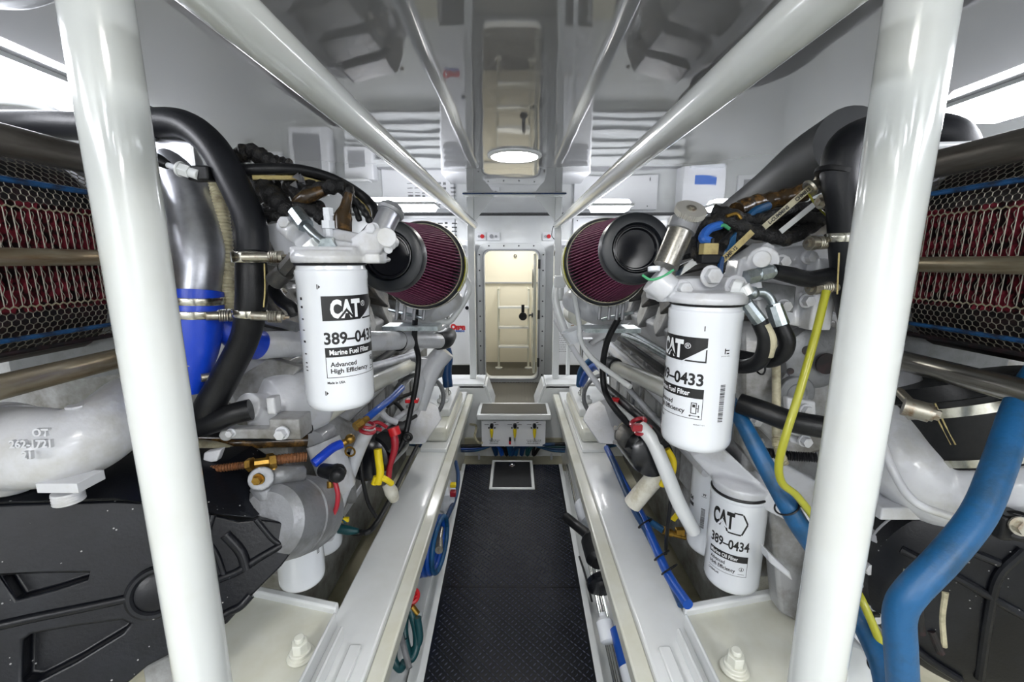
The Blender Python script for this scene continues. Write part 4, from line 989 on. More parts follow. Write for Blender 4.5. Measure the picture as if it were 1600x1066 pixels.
# black plastic belt guard (left): everything lies on its flat front plane
bg = thing('belt_guard',P(150,900,.9),'dusty black moulded plastic belt guard in the left foreground','guard')
g0, g1, g2 = P(0,900,.76), P(455,850,.98), P(200,1060,.815); gn_ = (g1-g0).cross(g2-g0).normalized()
if gn_.y > 0: gn_ = -gn_
def GP(u, v, lift=0.):
    r_ = ray(u, v); t = (g0-EYE).dot(gn_)/r_.dot(gn_); return EYE+r_*t+gn_*lift
out = [(-60,790),(60,786),(180,783),(290,788),(333,805),(372,815),(400,812),(430,815),(470,822),(466,850),(440,885),(395,930),(355,975),(300,1005),(230,1042),(180,1085),(-60,1130)]
q = MB(); q.prism([GP(u,v) for u,v in out],-gn_*.15+Vector((0,.02,.0)))
shell = q.build('shell','plastic',bg)
def tri(pts): k = MB(); k.prism([GP(u,v,.02) for u,v in pts],-gn_*.055); return k
cut(shell,[tri([(2,900),(60,897),(140,896),(138,905),(85,922),(26,938)]),tri([(36,1000),(48,992),(120,979),(190,970),(204,976),(192,990),(120,1034),(55,1068),(34,1066)])])
bv = shell.modifiers.new('bevel','BEVEL'); bv.width = .006; bv.segments = 3; bv.limit_method = 'ANGLE'; bv.angle_limit = math.radians(35)
for a in shell.data.polygons: a.use_smooth = True
shell.data.set_sharp_from_angle(angle=math.radians(50))
for pts_,r_ in (([(-20,982),(60,964),(140,948),(205,934)],.0085),([(343,905),(372,893),(405,872),(440,852)],.0085),([(322,1000),(350,962),(375,948),(392,930)],.009),([(333,805),(325,840),(340,870),(352,905)],.006),([(352,835),(376,862),(386,890)],.011),([(400,812),(425,842),(440,852)],.006)):
    q = MB(); q.tube([GP(u,v,-.001) for u,v in pts_],r_,14); q.build('ridge','plastic',bg)
c = GP(245,925); q = MB(); q.ring(c,gn_,.043,.0085,48,10); q.lathe(c-gn_*.01,gn_,[(0,.034),(.013,.036),(.016,.03),(.017,0)],32); q.build('round_boss','plastic',bg)
q = MB(); q.prism(L([(-60,765,.80),(180,745,.86),(330,735,.97),(400,775,1.03),(400,812,.97),(333,805,.91),(180,783,.83),(-60,790,.75)]),(0,.16,-.01)); q.build('top_cover','plastic',bg,bevel=.008)
q = MB(); q.prism(L([(222,1045,.95),(275,1020,.96),(290,1090,.95),(230,1090,.94)]),(0,.05,0)); tag(q.build('bracket','engine_dirty',bevel=.004),'grey white bracket foot under the black belt guard, bottom left','bracket')
# alternator
an = thing('alternator',P(470,800,1.1),'dull grey alternator housing beside the black belt guard','alternator')
c = P(440,812,1.04); ax = (P(505,795,1.22)-c).normalized()
q = MB(); q.lathe(c-ax*.06,ax,[(0,.03),(0,.07),(.015,.088),(.05,.095),(.09,.097),(.092,.093),(.096,.093),(.098,.098),(.15,.098),(.19,.092),(.22,.07),(.23,.03)],44); q.build('housing','grey_cast',an)
q = MB(); q.cyl(P(408,748,.98),P(408,748,1.06),.027,seg=28); q.tube(L([(408,748,1.02),(440,742,1.03),(470,740,1.08)]),.022,14); q.tube(L([(408,755,1.02),(430,790,1.02)]),[.028,.024],14); q.build('mounting_ear','grey_cast',an,remesh=.003)
q = MB(); q.hexb(P(405,748,.975),(0,-1,0),.010,.014); q.build('bolt','brass',an)
q = MB(); q.tube(L([(505,735,1.1),(520,738,1.08),(528,738,1.08),(520,748,1.1)]),[.018,.020,.021,.012],14); q.ball(P(527,742,1.07),.020); q.build('terminal_boot','rubber',an)
q = MB(); q.cyl(P(516,752,1.1),P(516,762,1.1),.008); q.build('terminal','brass',an)
hose('battery_cable',L([(523,750,1.09),(528,775,1.09),(523,800,1.1),(505,820,1.12),(485,822,1.15)]),.006,'red','red cable looping down from the alternator terminal','cable')
# rusty adjuster rod
rr_ = thing('tension_rod',P(400,725,1.0),'rusty threaded adjuster rod with brass nuts above the alternator','rod')
q = MB(); pp = smooth(L([(300,738,.98),(350,731,.99),(392,726,1.0)]),40); q.sweep(pp,[.0085+.0012*math.sin(i*1.6) for i in range(len(pp))],10); q.build('threaded_rod','rust',rr_)
q = MB(); pp = smooth(L([(430,719,1.02),(455,716,1.03),(478,714,1.05)]),20); q.sweep(pp,[.0115+.001*math.sin(i*1.6) for i in range(len(pp))],10); q.build('rod_end','rust',rr_)
q = MB(); a,b_ = L([(388,727,1.0),(396,725,1.0)]); q.sweep([a,b_],.016,6); a,b_ = L([(398,724,1.0),(432,720,1.02)]); q.sweep([a,b_],.011,8); a,b_ = L([(418,722,1.01),(428,720,1.02)]); q.sweep([a,b_],.019,6); q.cyl(P(425,725,1.02),P(432,745,1.02),.009); q.build('adjuster_nut','brass',rr_)
# hoses / tubes in the gap under the left filter
hose('blue_line',L([(572,655,1.3),(590,640,1.35),(612,622,1.45),(628,606,1.55)]),.0115,'bluebright','bright blue hose slanting up right of the left fuel filter')
q = MB(); a,b_=L([(555,668,1.26),(566,660,1.28)]); q.sweep([a,b_],.014,6); q.cyl(P(566,660,1.28),P(574,654,1.3),.01); tag(q.build('hose_fitting','brass'),'brass fitting below the left fuel filter at the blue hose end','fitting')
hose('blue_line',L([(490,725,1.1),(505,712,1.12),(520,700,1.15),(533,694,1.17)]),.0125,'bluesil','short royal blue hose with brass end above the alternator')
q = MB(); q.cyl(P(530,696,1.17),P(545,688,1.18),.009); q.ball(P(547,686,1.18),.014); q.ring(P(547,706,1.18),(0,1,0),.013,.003,18,6); tag(q.build('drain_cock','brass'),'small brass drain cock with a ring under left filter','valve')
o = hose('white_pipe',L([(577,668,1.3),(562,700,1.32),(545,745,1.35),(525,800,1.38),(512,840,1.4)]),.020,'engine','white painted pipe sloping down toward the low oil filters, left','pipe')
q = MB(); q.ring(P(574,672,1.3),(.3,0,1),.021,.006,20,8); q.ring(P(574,664,1.3),(.3,0,1),.02,.005,20,8); q.build('red_clip','red',o)
o = hose('white_pipe',L([(662,560,1.9),(660,590,1.9),(648,630,1.8),(640,640,1.78)]),.022,'engine','white curved pipe left of the slim far tubes, left engine','pipe')
hose('white_strut',L([(643,638,1.7),(618,655,1.65),(600,668,1.6),(584,692,1.5)]),.011,'engine','thin white strut crossing above the left starter motor','strut')
hose('white_strut',L([(596,645,1.6),(606,655,1.6),(620,660,1.62)]),.012,'engine','short white forked link above the left starter motor','strut')
hose('black_hose',L([(650,480,1.55),(648,530,1.6),(654,560,1.65),(650,600,1.65),(642,640,1.65),(630,690,1.62),(610,720,1.6)]),.0105,'rubber','long black hose hanging past the white crossover pipe, left')
q = MB(); q.box(P(644,626,1.66),(.05,.03,.014)); tag(q.build('clip','redb',bevel=.003),'tiny red clip where the black hose meets white strut','clip')
# starter motor
st = thing('starter_motor',P(590,700,1.6),'black starter motor low on the left engine with red and yellow cables','starter motor')
q = MB(); a,b_ = L([(575,716,1.5),(628,672,1.95)]); ax=(b_-a).normalized(); q.lathe(a-ax*.03,ax,[(0,.05),(.01,.075),(.04,.08),(.3,.08),(.32,.05)],32); q.build('body','gloss_black',st)
q = MB(); q.cyl(P(600,690,1.5),P(625,672,1.7),.035); q.build('solenoid','rubber',st)
q = MB(); q.ring(P(637,683,1.6),(0,1,0),.014,.006,16,8); q.build('lug','rubber',st)
o = hose('yellow_cable',L([(590,702,1.42),(592,720,1.42),(594,740,1.42),(590,756,1.42)]),.013,'yellowb','yellow sleeved cable hanging from the left starter motor','cable')
q = MB(); q.tube(L([(594,745,1.42),(604,750,1.43),(612,756,1.45)]),.010,10); q.tube(L([(588,745,1.42),(584,757,1.42)]),.010,10); q.build('sleeve_tail','yellowb',o)
o = hose('red_cable',L([(614,674,1.5),(617,690,1.5),(616,705,1.5),(609,730,1.5),(607,752,1.5)]),[.012,.014,.012,.010,.010],'red','red cable hanging from the left starter motor beside yellow one','cable')
q = MB(); q.cyl(P(614,668,1.48),P(618,680,1.48),.02); q.build('red_boot','redb',o)
q = MB(); q.tube(L([(604,756,1.5),(611,768,1.5),(616,780,1.52)]),[.018,.024,.018],12); tag(q.build('wrapped_joint','white_cloth'),'white taped joint at the bottom of the left starter cables','wrapped joint')
hose('black_cable',L([(562,708,1.4),(566,745,1.4),(575,785,1.42),(588,808,1.45)]),.0065,'rubber','thin black cable dropping toward the bilge, left','cable')
hose('black_cable',L([(543,830,1.45),(562,832,1.45),(590,815,1.5),(640,720,2.1),(660,680,2.3)]),.0095,'rubber','black cable along the bilge behind left girder','cable')
q = MB(); q.tube(L([(530,826,1.43),(545,829,1.43),(560,830,1.43)]),[.016,.015,.008],12); q.cyl(P(532,806,1.42),P(541,817,1.42),.006); tag(q.build('bilge_fitting','teal'),'green sensor plug lying in the bilge behind left girder','sensor')
q = MB(); q.box(P(538,812,1.42),(.03,.01,.014)); tag(q.build('yellow_tie','yellowb'),'small yellow tie above the green bilge plug','tie')
for k,pts in enumerate(([(570,655,1.35),(582,668,1.35),(596,672,1.35)],[(575,665,1.37),(590,660,1.4),(605,668,1.4)])):
    hose('red_wire',L(pts),.006,'red',('lower','upper')[k]+' loop of red wire right of the left fuel filter base','wire',group='red wire loops')
for k,pts in enumerate(([(590,700,1.55),(600,680,1.6),(625,665,1.7),(650,650,1.8)],[(605,635,1.7),(625,622,1.8),(650,612,1.9)],[(600,628,1.7),(618,630,1.75),(632,645,1.75)])):
    hose('engine_cable',L(pts),.008,'loom',('black cable above the left starter motor, lowest','black cable under the crossover pipe, topmost','black cable curling between the white struts')[k],'cable')
# white mount casting and wheel rim near the far end, left
for s in (-1,1):
    e = EL if s<0 else ER
    if s<0: pts = [(655,640,2.0),(668,625,2.05),(684,632,2.05),(692,655,2.0),(665,695,1.9),(630,695,1.85)]
    else: pts = [(950,640,2.0),(935,625,2.05),(920,632,2.05),(908,655,2.0),(935,695,1.9),(968,695,1.85)]
    q = MB(); q.prism(L(pts),(s*.12,.1,0)); q.build('mount_casting','engine',e,bevel=.01)
    c = P(655 if s<0 else 950,622,2.3); q = MB(); q.ring(c,(s*.25,1,0),.13,.012,40,8); q.build('wheel_rim','grey_cast',e)
# ---- filter head left
hd = thing('fuel_filter_head',P(520,400,.87),'white cast filter head bolted above the left fuel filter','filter head')
q = MB(); q.lathe(P(518,411,.865),(0,0,1),[(0,.072),(.012,.074),(.024,.066)],36)
q.box(P(520,398,.88),(.13,.10,.03)); q.prism(L([(462,408,.85),(470,386,.85),(500,372,.86),(545,378,.86),(592,404,.85),(590,410,.85)]),(0,.09,0)); q.prism(L([(440,350,.9),(455,346,.9),(500,352,.9),(560,365,.9),(590,398,.88),(470,400,.88)]),(0,.08,0)); q.prism(L([(408,352,.96),(450,345,.93),(475,400,.92),(452,440,.94)]),(0,.04,0))
q.prism(L([(548,372,.85),(578,351,.85),(604,362,.85),(614,376,.85),(611,384,.85),(600,388,.85),(592,398,.85),(582,409,.85),(552,398,.85)]),(0,.055,0)); q.cyl(P(611,383,.845),P(611,383,.88),.010)
q.cyl(P(446,352,.9),P(462,366,.88),.02); q.box(P(588,404,.865),(.03,.05,.02))
q.build('casting','engine',hd,remesh=.0032)
q = MB(); q.cyl(P(604,371,.855),P(604,371,.80),.018); q.cyl(P(607,390,.85),P(607,390,.82),.008); q.hexb(P(450,352,.885),(0,-1,.3),.013,.02); q.hexb(P(583,360,.86),(-.3,-1,.3),.012,.012); q.build('plug','engine',hd,bevel=.002)
q = MB(); a,b_ = L([(478,398,.86),(496,382,.85)]); q.sweep([a,b_],.018,8); q.cyl(b_,P(503,376,.86),.016); q.build('white_elbow','gel',hd,bevel=.003)
q = MB(); a,b_ = L([(440,428,.88),(462,402,.865)]); q.sweep([a,b_],.015,6); a,b_ = L([(428,440,.89),(446,424,.88)]); q.cyl(a,b_,.019); q.build('hose_nut','dark_cast',hd)
q = MB(); q.tube(L([(480,355,.86),(492,367,.85),(508,380,.845),(514,385,.86)]),.009,14); q.sweep(L([(462,332,.88),(478,353,.865)]),.016,8); a,b_ = L([(510,380,.85),(514,384,.86)]); q.sweep([P(511,385,.84),P(516,382,.87)],.017,6); q.build('hydraulic_fitting','zinc',hd)
for k,(u,v,r) in enumerate(((512,325,.011),(512,335,.009),(512,345,.014),(512,358,.010))):
    q = MB(); c = P(u,v,.89); q.sweep([c,c+Vector((0,0,-.016))],r,8 if k%2 else 6); q.build('sensor_stack','clearp',hd)
# priming pump (grey cylinder) on left head
pu = thing('priming_pump',P(600,350,.86),'grey hand priming pump lying against the left air filter','pump')
a,b_ = L([(590,372,.88),(610,332,.90)]); q = MB(); q.lathe(a,(b_-a),[(0,.023),((b_-a).length,.023)],28); q.build('barrel','alu',pu)
d = (b_-a).normalized(); q = MB(); q.lathe(b_-d*.004,d,[(0,.027),(.006,.029),(.014,.026),(.014,.02),(.02,.02)],28); q.build('cap','grey_cast',pu)
# looms
lm = ['loom','rubber','loom','tape']
paths = [([(362,258,1.0),(375,243,1.0),(395,238,1.0),(415,250,1.0),(435,258,1.0),(452,262,1.0)],.019,'black knobbly wiring loom above the left engine, topmost'),
 ([(395,270,1.0),(410,290,.98),(430,310,.97),(450,330,.96),(470,350,.95)],.022,'thick black wiring loom diving behind the left filter head'),
 ([(440,262,1.02),(455,290,1.02),(480,315,1.0),(500,330,1.0)],.020,'black loom branch under the arched hose, left of centre'),
 ([(465,312,.98),(490,300,.98),(520,292,.98),(540,295,1.0),(548,320,1.0)],.016,'black taped loom running to the brown boot'),
 ([(405,330,.98),(430,328,.97),(460,325,.96),(490,330,.97),(505,345,.97)],.015,'black loom crossing low behind the hydraulic fitting'),
 ([(408,342,.96),(430,338,.95),(445,345,.95)],.011,'short black cable above the white bracket arm, left'),
 ([(540,305,1.0),(560,318,1.0),(572,335,1.0),(580,350,1.0)],.008,'thin black cable curving to the right of brown boot'),
 ([(545,312,1.02),(555,325,1.02),(562,345,1.02)],.007,'inner thin black cable beside the brown boot'),
 ([(505,280,1.08),(490,285,1.05),(475,300,1.0)],.022,'short thick black loom stub beneath the arched hose'),
 ([(400,300,1.05),(420,300,1.05),(445,290,1.06),(470,285,1.06)],.026,'dark bundled looms in shade under the arched hose')]
for i,(pp,r,lab) in enumerate(paths):
    pts = smooth(L(pp),8); rr = [r*(1+.12*math.sin(i*2.1+j*1.3)+random.uniform(-.06,.06)) for j in range(len(pts))]
    q = MB(); q.sweep(pts,rr,12); tag(q.build('wiring_loom','loom' if i not in (6,7) else 'rubber',angle=60),lab,'wiring','looms over the left engine')
q = MB(); q.tube(L([(462,318,.965),(480,308,.96),(505,298,.965)]),[.012,.017,.012],12); tag(q.build('taped_splice','tape'),'oily brown taped splice on the left looms','splice')
q = MB(); q.tube(L([(545,302,.96),(540,325,.96),(536,340,.955),(536,362,.95)]),[.009,.013,.020,.019],16); tag(q.build('sensor_boot','tape'),'dark brown oily rubber boot standing on the left filter head','boot')
for u,v,lab in ((430,268,'leftmost crumpled silver foil scrap under the arched hose'),(412,275,'tiny silver foil scrap by the thick black hose'),(460,285,'right crumpled silver foil scrap under the arched hose')):
    c = P(u,v,.99); q = MB(); 
    for k in range(5): d = Vector((random.uniform(-1,1),random.uniform(-.5,.5),random.uniform(-1,1)))*.016; q.prism([c+d,c+d+Vector((.012,.004,.01)),c+d+Vector((.02,-.006,-.008))],(0,.002,.002))
    tag(q.build('foil_scrap','alu',flat=True),lab,'foil')
o = hose('arched_hose',L([(380,266,.95),(420,264,.96),(470,266,1.0),(520,280,1.06),(560,302,1.12),(584,325,1.12),(588,345,1.05),(576,362,.98),(572,372,.94)]),.0125,'rubber','black hose arching over the looms to the left filter head',seg=16)
q = MB(); q.tube([p+Vector((0,-.004,-.0135)) for p in L([(395,268,.955),(470,270,1.0),(520,284,1.06)])],.0055,8); q.build('braid_sleeve','label_y',o)
q = MB(); q.tube([p+Vector((-.008,-.004,-.008)) for p in L([(520,284,1.06),(560,305,1.12),(582,328,1.12),(584,345,1.05),(573,362,.98)])],.0055,8); q.build('braid_sleeve','label_y',o)
q = MB(); a,b_=L([(372,266,.95),(382,266,.95)]); q.cyl(a,b_,.015); q.build('ferrule','zinc',o)
# bits beneath the filter head, left of canister
for pts,r,m,lab in (([(425,450,.98),(440,470,.97),(455,480,.96),(462,492,.96)],.014,'rubber','black hose end tucked behind the left fuel filter'),
    ([(418,500,1.05),(440,505,1.05),(465,512,1.05)],.012,'grey_cast','grey link arm behind the left fuel filter'),
    ([(300,700,1.05),(340,705,1.08),(375,720,1.1),(410,760,1.1)],.022,'conduit','khaki covered hose crossing behind the rusty rod, left'),
    ([(300,690,1.12),(360,692,1.12),(420,690,1.15),(480,688,1.2)],.018,'tape','dark grimy hose under the black belt, left'),
    ([(505,690,1.3),(520,730,1.3),(530,760,1.32)],.05,'engine','white casting column behind royal blue hose, left'),
    ([(480,650,1.35),(520,670,1.4),(560,690,1.5)],.045,'engine_dirty','pale casting rib below the left fuel filter')):
    hose('engine_fitting',L(pts),r,m,lab,'fitting')
q = MB(); q.prism(L([(318,708,1.0),(345,703,1.0),(338,722,1.0),(316,724,1.0)]),(0,.02,0)); tag(q.build('clip_plate','engine',bevel=.003),'small white plate beside the left pole above rusty rod','plate')
q = MB(); q.prism(L([(320,745,1.02),(345,740,1.02),(352,760,1.02),(325,765,1.02)]),(0,.02,0)); tag(q.build('clip_plate','engine',bevel=.003),'small white plate beside the left pole below rusty rod','plate')
# ================================================================ RIGHT SIDE
hr = thing('fuel_filter_head',P(1100,455,.86),'long white cast filter head bolted above the right fuel filter','filter head')  # fuel filter head, right engine
q = MB(); q.lathe(P(1103,472,.85),(0,0,1),[(0,.074),(.010,.075),(.022,.066)],36)
q.prism(L([(1032,472,.85),(1032,452,.85),(1050,436,.85),(1190,432,.87),(1195,470,.87)]),(0,.10,0)); q.prism(L([(1150,440,.88),(1158,405,.9),(1200,378,.92),(1212,385,.92),(1205,430,.9)]),(0,.06,0))
q.cyl(P(1020,435,.86),P(1045,455,.86),.03); q.cyl(P(1192,408,.88),P(1192,408,.98),.03)
q.build('casting','engine',hr,remesh=.0033)
q = MB()
for u,v,r in ((1110,432,.0165),(1148,448,.017),(1066,452,.014)): q.hexb(P(u,v,.845),(.1,-1,.1),r,.02)
q.cyl(P(1190,405,.87),P(1190,405,.845),.017); q.build('plug','engine',hr,bevel=.002)
q = MB(); a,b_ = L([(1145,449,.83),(1160,452,.82)]); q.sweep([a,b_],.017,8); a,b_=L([(1158,448,.82),(1166,462,.82)]); q.sweep([a,b_],.016,8); q.build('white_elbow','gel',hr,bevel=.002)
q = MB(); q.tube(L([(1004,430,.84),(1016,437,.832),(1034,433,.832),(1052,422,.84)]),.0026,8); q.build('gasket','green',hr)
q = MB(); q.cyl(P(1022,417,.84),P(1022,424,.84),.012); q.build('bleed_screw','clearp',hr)
# priming pump with knurled wheel
pr = thing('priming_pump',P(1050,380,.88),'silver hand priming pump with knurled wheel knob on the right filter head','pump')
a,b_ = L([(1040,416,.87),(1066,354,.87)]); d=(b_-a).normalized(); q = MB(); q.lathe(a,d,[(0,.025),((b_-a).length-.01,.025)],32); q.build('barrel','brushed',pr)
q = MB(); q.lathe(b_-d*.012,d,[(0,.025),(.002,.029),(.024,.029),(.028,.024),(.028,.016),(.034,.016)],32); q.build('collar','grey_cast',pr)
q = MB(); a2,b2 = P(1069,348,.87),P(1075,336,.865); q.cyl(a2,b2,.012); q.build('shaft','brushed',pr)
q = MB(); kd = (b2-a2).normalized(); kd = Vector((.05,-.62,.78)).normalized(); n=44; vs=[]; fs=[]
A,B,D = frame(kd); cc = P(1077,334,.86)
for h_ in (0,.012):
    for k in range(n*2): an=math.pi*k/n; r=.0310 if k%2 else .0288; vs.append(cc+(A*math.cos(an)+B*math.sin(an))*r+D*h_)
m2=2*n; fs=[(k,(k+1)%m2,(k+1)%m2+m2,k+m2) for k in range(m2)]+[tuple(range(m2))[::-1],tuple(range(m2,2*m2))]
q.add(vs,fs); q.build('knurled_wheel','knurl',pr,flat=True)
q = MB(); q.cyl(cc+D*.012,cc+D*.014,.010); q.sweep([cc+D*.013,cc+D*.017],.005,6); q.build('wheel_screw','bolt',pr)
# hydraulic fittings right of the head
f1 = thing('fuel_hose',P(1230,425,.9),'black hose with zinc crimp fitting leaving the right filter head toward the pole','hose')
q = MB(); q.tube(L([(1208,424,.86),(1235,430,.87),(1262,436,.88),(1290,432,.9),(1320,424,.92)]),[.0145,.0165,.017,.017,.016],18); q.build('rubber_hose','rubber',f1)
q = MB(); a,b_,c_=L([(1166,434,.86),(1182,430,.86),(1208,424,.86)]); q.sweep([a,b_],.0155,6); q.cyl(b_,c_,.0135); q.sweep([P(1186,429,.86),P(1204,425,.86)],.0155,8); q.build('crimp_fitting','zinc',f1)
for pts,ft,bar,br,lab in (([(1187,502,.84),(1197,530,.84),(1190,560,.86),(1170,572,.9),(1140,572,.95)],[(1160,458,.84),(1166,474,.84)],(1166,474,1187,502),.0125,'black return hose with white printed band, under the right filter head'),
               ([(1219,508,.86),(1230,535,.86),(1220,556,.88),(1195,564,.92),(1140,555,.98)],[(1176,458,.86),(1192,457,.86),(1203,466,.86),(1210,482,.86)],(1209,478,1219,508),.0155,'outer black return hose with bent zinc tube, under the right filter head')):
    th = thing('return_hose',P(1205,530,.86),lab,'hose')
    q = MB(); q.tube(L(pts),.0155,16); q.build('rubber_hose','rubber',th)
    d_ = pts[0][2]; b0, b1 = P(bar[0],bar[1],d_-.004), P(bar[2],bar[3],d_-.004); q = MB(); q.tube(L(ft),.0085,14); q.cyl(b0,b1,br,br*1.12,seg=10); q.cyl(b0-(b1-b0)*.1,b0+(b1-b0)*.25,br*.9,seg=6); a_ = P(*ft[0]); q.ball(a_,.013); q.build('crimp_fitting','zinc',th)
    if 'printed' in lab:
        q = MB(); q.tube([p+Vector((.002,-.010,0)) for p in L([(1190,506,.84),(1200,530,.84),(1195,555,.855)])],.0085,10); q.build('printed_band','conduit',th)
q = MB(); q.ring(P(1186,569,.885),(1,0,.2),.022,.002,20,6); tag(q.build('zip_tie','rubber'),'black zip tie round the return hoses','zip tie')
# front castings on the right engine
rc = thing('thermostat_housing',P(1230,450,1.0),'white cast thermostat housing with bolted plate between right filter head and pole','housing')
q = MB(); q.prism(L([(1195,385,1.0),(1260,372,1.0),(1300,370,1.0),(1300,500,1.0),(1250,510,1.0),(1185,505,1.0),(1180,440,1.0)]),(0,.05,0)); q.prism(L([(1225,372,.97),(1300,366,.97),(1300,378,.97),(1228,388,.97)]),(0,.06,0)); q.box(P(1280,460,.97),(.05,.04,.16)); q.build('plate','engine',rc,remesh=.005)
q = MB(); q.prism(L([(1190,440,.96),(1245,448,.96),(1240,490,.96),(1200,465,.96)]),(0,.03,0)); q.build('wedge_bracket','grey_cast',rc,bevel=.003)
q = MB()
for u,v in ((1220,409,),(1222,478),(1262,402),(1258,470),(1268,440),(1300,420)): q.hexb(P(u,v,.965),(0,-1,0),.012,.02)
q.build('bolt','engine',rc)
for u,v,lab in ((1272,380,'upper'),(1275,450,'middle'),(1290,315,'top')):
    c = P(u,v,.9); q = MB(); ax = Vector((1,.15,.05)).normalized(); q.cyl(c,c+ax*.05,.011)
    for k in range(5): q.ring(c+ax*(.01+.005*k),ax,.0115,.0024,18,6)
    q.cyl(c-ax*.012,c,.015); q.sweep([c-ax*.02,c-ax*.012],.009,6); tag(q.build('t_bolt','bolt'),lab+' spring loaded clamp bolt left of the right pole','bolt')
rp = thing('timing_cover',P(1240,620,1.05),'white cast front cover with round bosses left of the right pole','engine cover')
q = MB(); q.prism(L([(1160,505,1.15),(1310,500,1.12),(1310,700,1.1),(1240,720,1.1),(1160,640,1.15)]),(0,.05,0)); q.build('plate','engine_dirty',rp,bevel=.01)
q = MB(); q.lathe(P(1238,612,1.09),(0,-1,0),[(0,.045),(.02,.045),(.022,.025),(.016,.024),(.016,0)],32); q.prism(L([(1218,600,1.08),(1236,573,1.08),(1256,595,1.08),(1262,622,1.08),(1240,640,1.08),(1216,625,1.08)]),(0,.03,0)); q.build('diamond_flange','grey_cast',rp,bevel=.003)
q = MB(); q.lathe(P(1268,555,1.09),(0,-1,0),[(0,.085),(.025,.08),(.03,.07),(.03,0)],40); q.build('round_flange','grey_cast',rp)
q = MB(); c=P(1290,568,1.05); q.lathe(c,(0,-1,0),[(0,.026),(.006,.026),(.006,.0)],28); q.cyl(P(1262,548,1.055),P(1262,548,1.05),.012); q.cyl(P(1235,580,1.055),P(1235,580,1.05),.008); q.build('opening','core',rp)
q = MB(); q.prism(L([(1230,622,1.0),(1275,628,1.0),(1276,655,1.0),(1232,650,1.0)]),(0,.02,0)); q.prism(L([(1232,680,1.0),(1268,690,1.0),(1266,702,1.0),(1236,692,1.0)]),(0,.02,0)); q.build('bolted_strip','engine',rp,bevel=.004)
q = MB(); q.hexb(P(1258,640,.99),(0,-1,0),.011,.016); q.hexb(P(1256,688,.99),(0,-1,0),.011,.016); q.hexb(P(1180,658,1.1),(0,-1,0),.010,.016); q.build('bolt','engine',rp)
# dark hose right of the filter, ribbed
o = hose('heater_hose',L([(1155,630,.98),(1190,642,.95),(1235,658,.92),(1290,668,.9),(1330,672,.9)]),.0235,'rubber','thick black hose crossing from behind the right fuel filter to the pole',seg=22)
hose('yellow_tube',L([(1291,455,.85),(1275,520,.84),(1250,610,.83),(1228,680,.83),(1217,725,.84),(1222,755,.85),(1245,775,.86),(1275,815,.87),(1325,900,.88),(1350,945,.85),(1385,1030,.82),(1400,1080,.8)]),.0075,'yellow','translucent yellow green tube draped down past the right pole','tube')
q = MB(); pp = smooth(L([(1212,540,1.02),(1213,600,1.0),(1213,680,.98),(1216,700,.97),(1225,725,.97)]),30); q.sweep(pp,[.0095+(.0014*math.sin(j*1.9) if j>60 else 0) for j in range(len(pp))],12); tag(q.build('conduit','conduit',angle=60),'thin cream conduit hanging behind the thick black hose, right','conduit')
q = MB(); pp = smooth(L([(1190,706,1.05),(1230,712,1.04),(1275,715,1.02)]),40); q.sweep(pp,[.011+.0016*math.sin(j*1.9) for j in range(len(pp))],12); tag(q.build('ribbed_conduit','rubber',angle=60),'black ribbed conduit crossing behind the yellow green tube','conduit')
bh = hose('cooling_hose',L([(1130,610,1.05),(1160,660,.98),(1200,735,.93),(1245,815,.9),(1290,880,.9),(1340,960,.88),(1375,1030,.82),(1390,1090,.78)]),[.016,.017,.019,.020,.021,.021,.021,.021],'bluehose','long blue hose slanting down behind the right pole with black zip ties',seg=20)
for u,v,d,r in ((1230,733,.915,.02),):
    pass
for u,v,d,ax in ((1229,792,.905,(.5,0,-.8)),(1343,962,.875,(.5,0,-.8)),(1380,1040,.82,(.4,0,-.9))):
    q = MB(); c = P(u,v,d); q.ring(c,ax,.0235,.002,24,6); q.box(c+Vector((.026,-.006,.008)),(.014,.008,.007)); q.build('zip_tie','rubber',bh)
hose('cooling_hose',L([(1640,560,.80),(1598,625,.76),(1560,730,.72),(1528,805,.70),(1475,872,.69),(1424,925,.69),(1406,958,.70),(1407,1010,.71),(1412,1090,.73)]),.0225,'bluehose','thick blue raw water hose bending down at right frame edge',seg=24)
# insulated exhaust duct going away
hose('insulated_duct',L([(1080,382,2.4),(1180,318,1.75),(1260,262,1.32),(1330,222,1.1)]),[.075,.085,.09,.09],'dull','large dark insulated duct running away above the right engine','duct',seg=28)
o = hose('coolant_hose',L([(1400,196,.95),(1350,212,.90),(1322,232,.88),(1312,270,.88),(1318,330,.88),(1322,400,.89),(1330,470,.92),(1340,520,.95)]),[.034,.036,.037,.034,.03,.03,.03,.03],'foam','thick black elbow hose wrapping behind the right pole',seg=24)
clamp(o,P(1319,372,.885),(0,0,1),.032,.018)
clamp(o,P(1306,272,.885),(.3,0,1),.036,.01,m='rubber')
q = MB(); q.tube(L([(1311,395,.85),(1309,440,.86),(1308,460,.86)]),.0016,6); q.build('hose_stripe','label_y',o)
hose('coolant_hose',L([(1420,205,1.15),(1480,215,1.12),(1500,250,1.12)]),.05,'foam','black hose end visible between right pole and ceiling light',seg=20)
q = MB(); a,b_ = L([(1455,229,1.0),(1600,226,1.0)]); q.cyl(a,b_,.010); tag(q.build('white_tube','gel'),'slim white tube above right grey steel pipe','tube')
q = MB(); q.tube(L([(-30,155,1.05),(60,165,1.08),(130,200,1.12)]),.011,12); tag(q.build('white_tube','gel'),'slim white tube below the left ceiling light','tube')
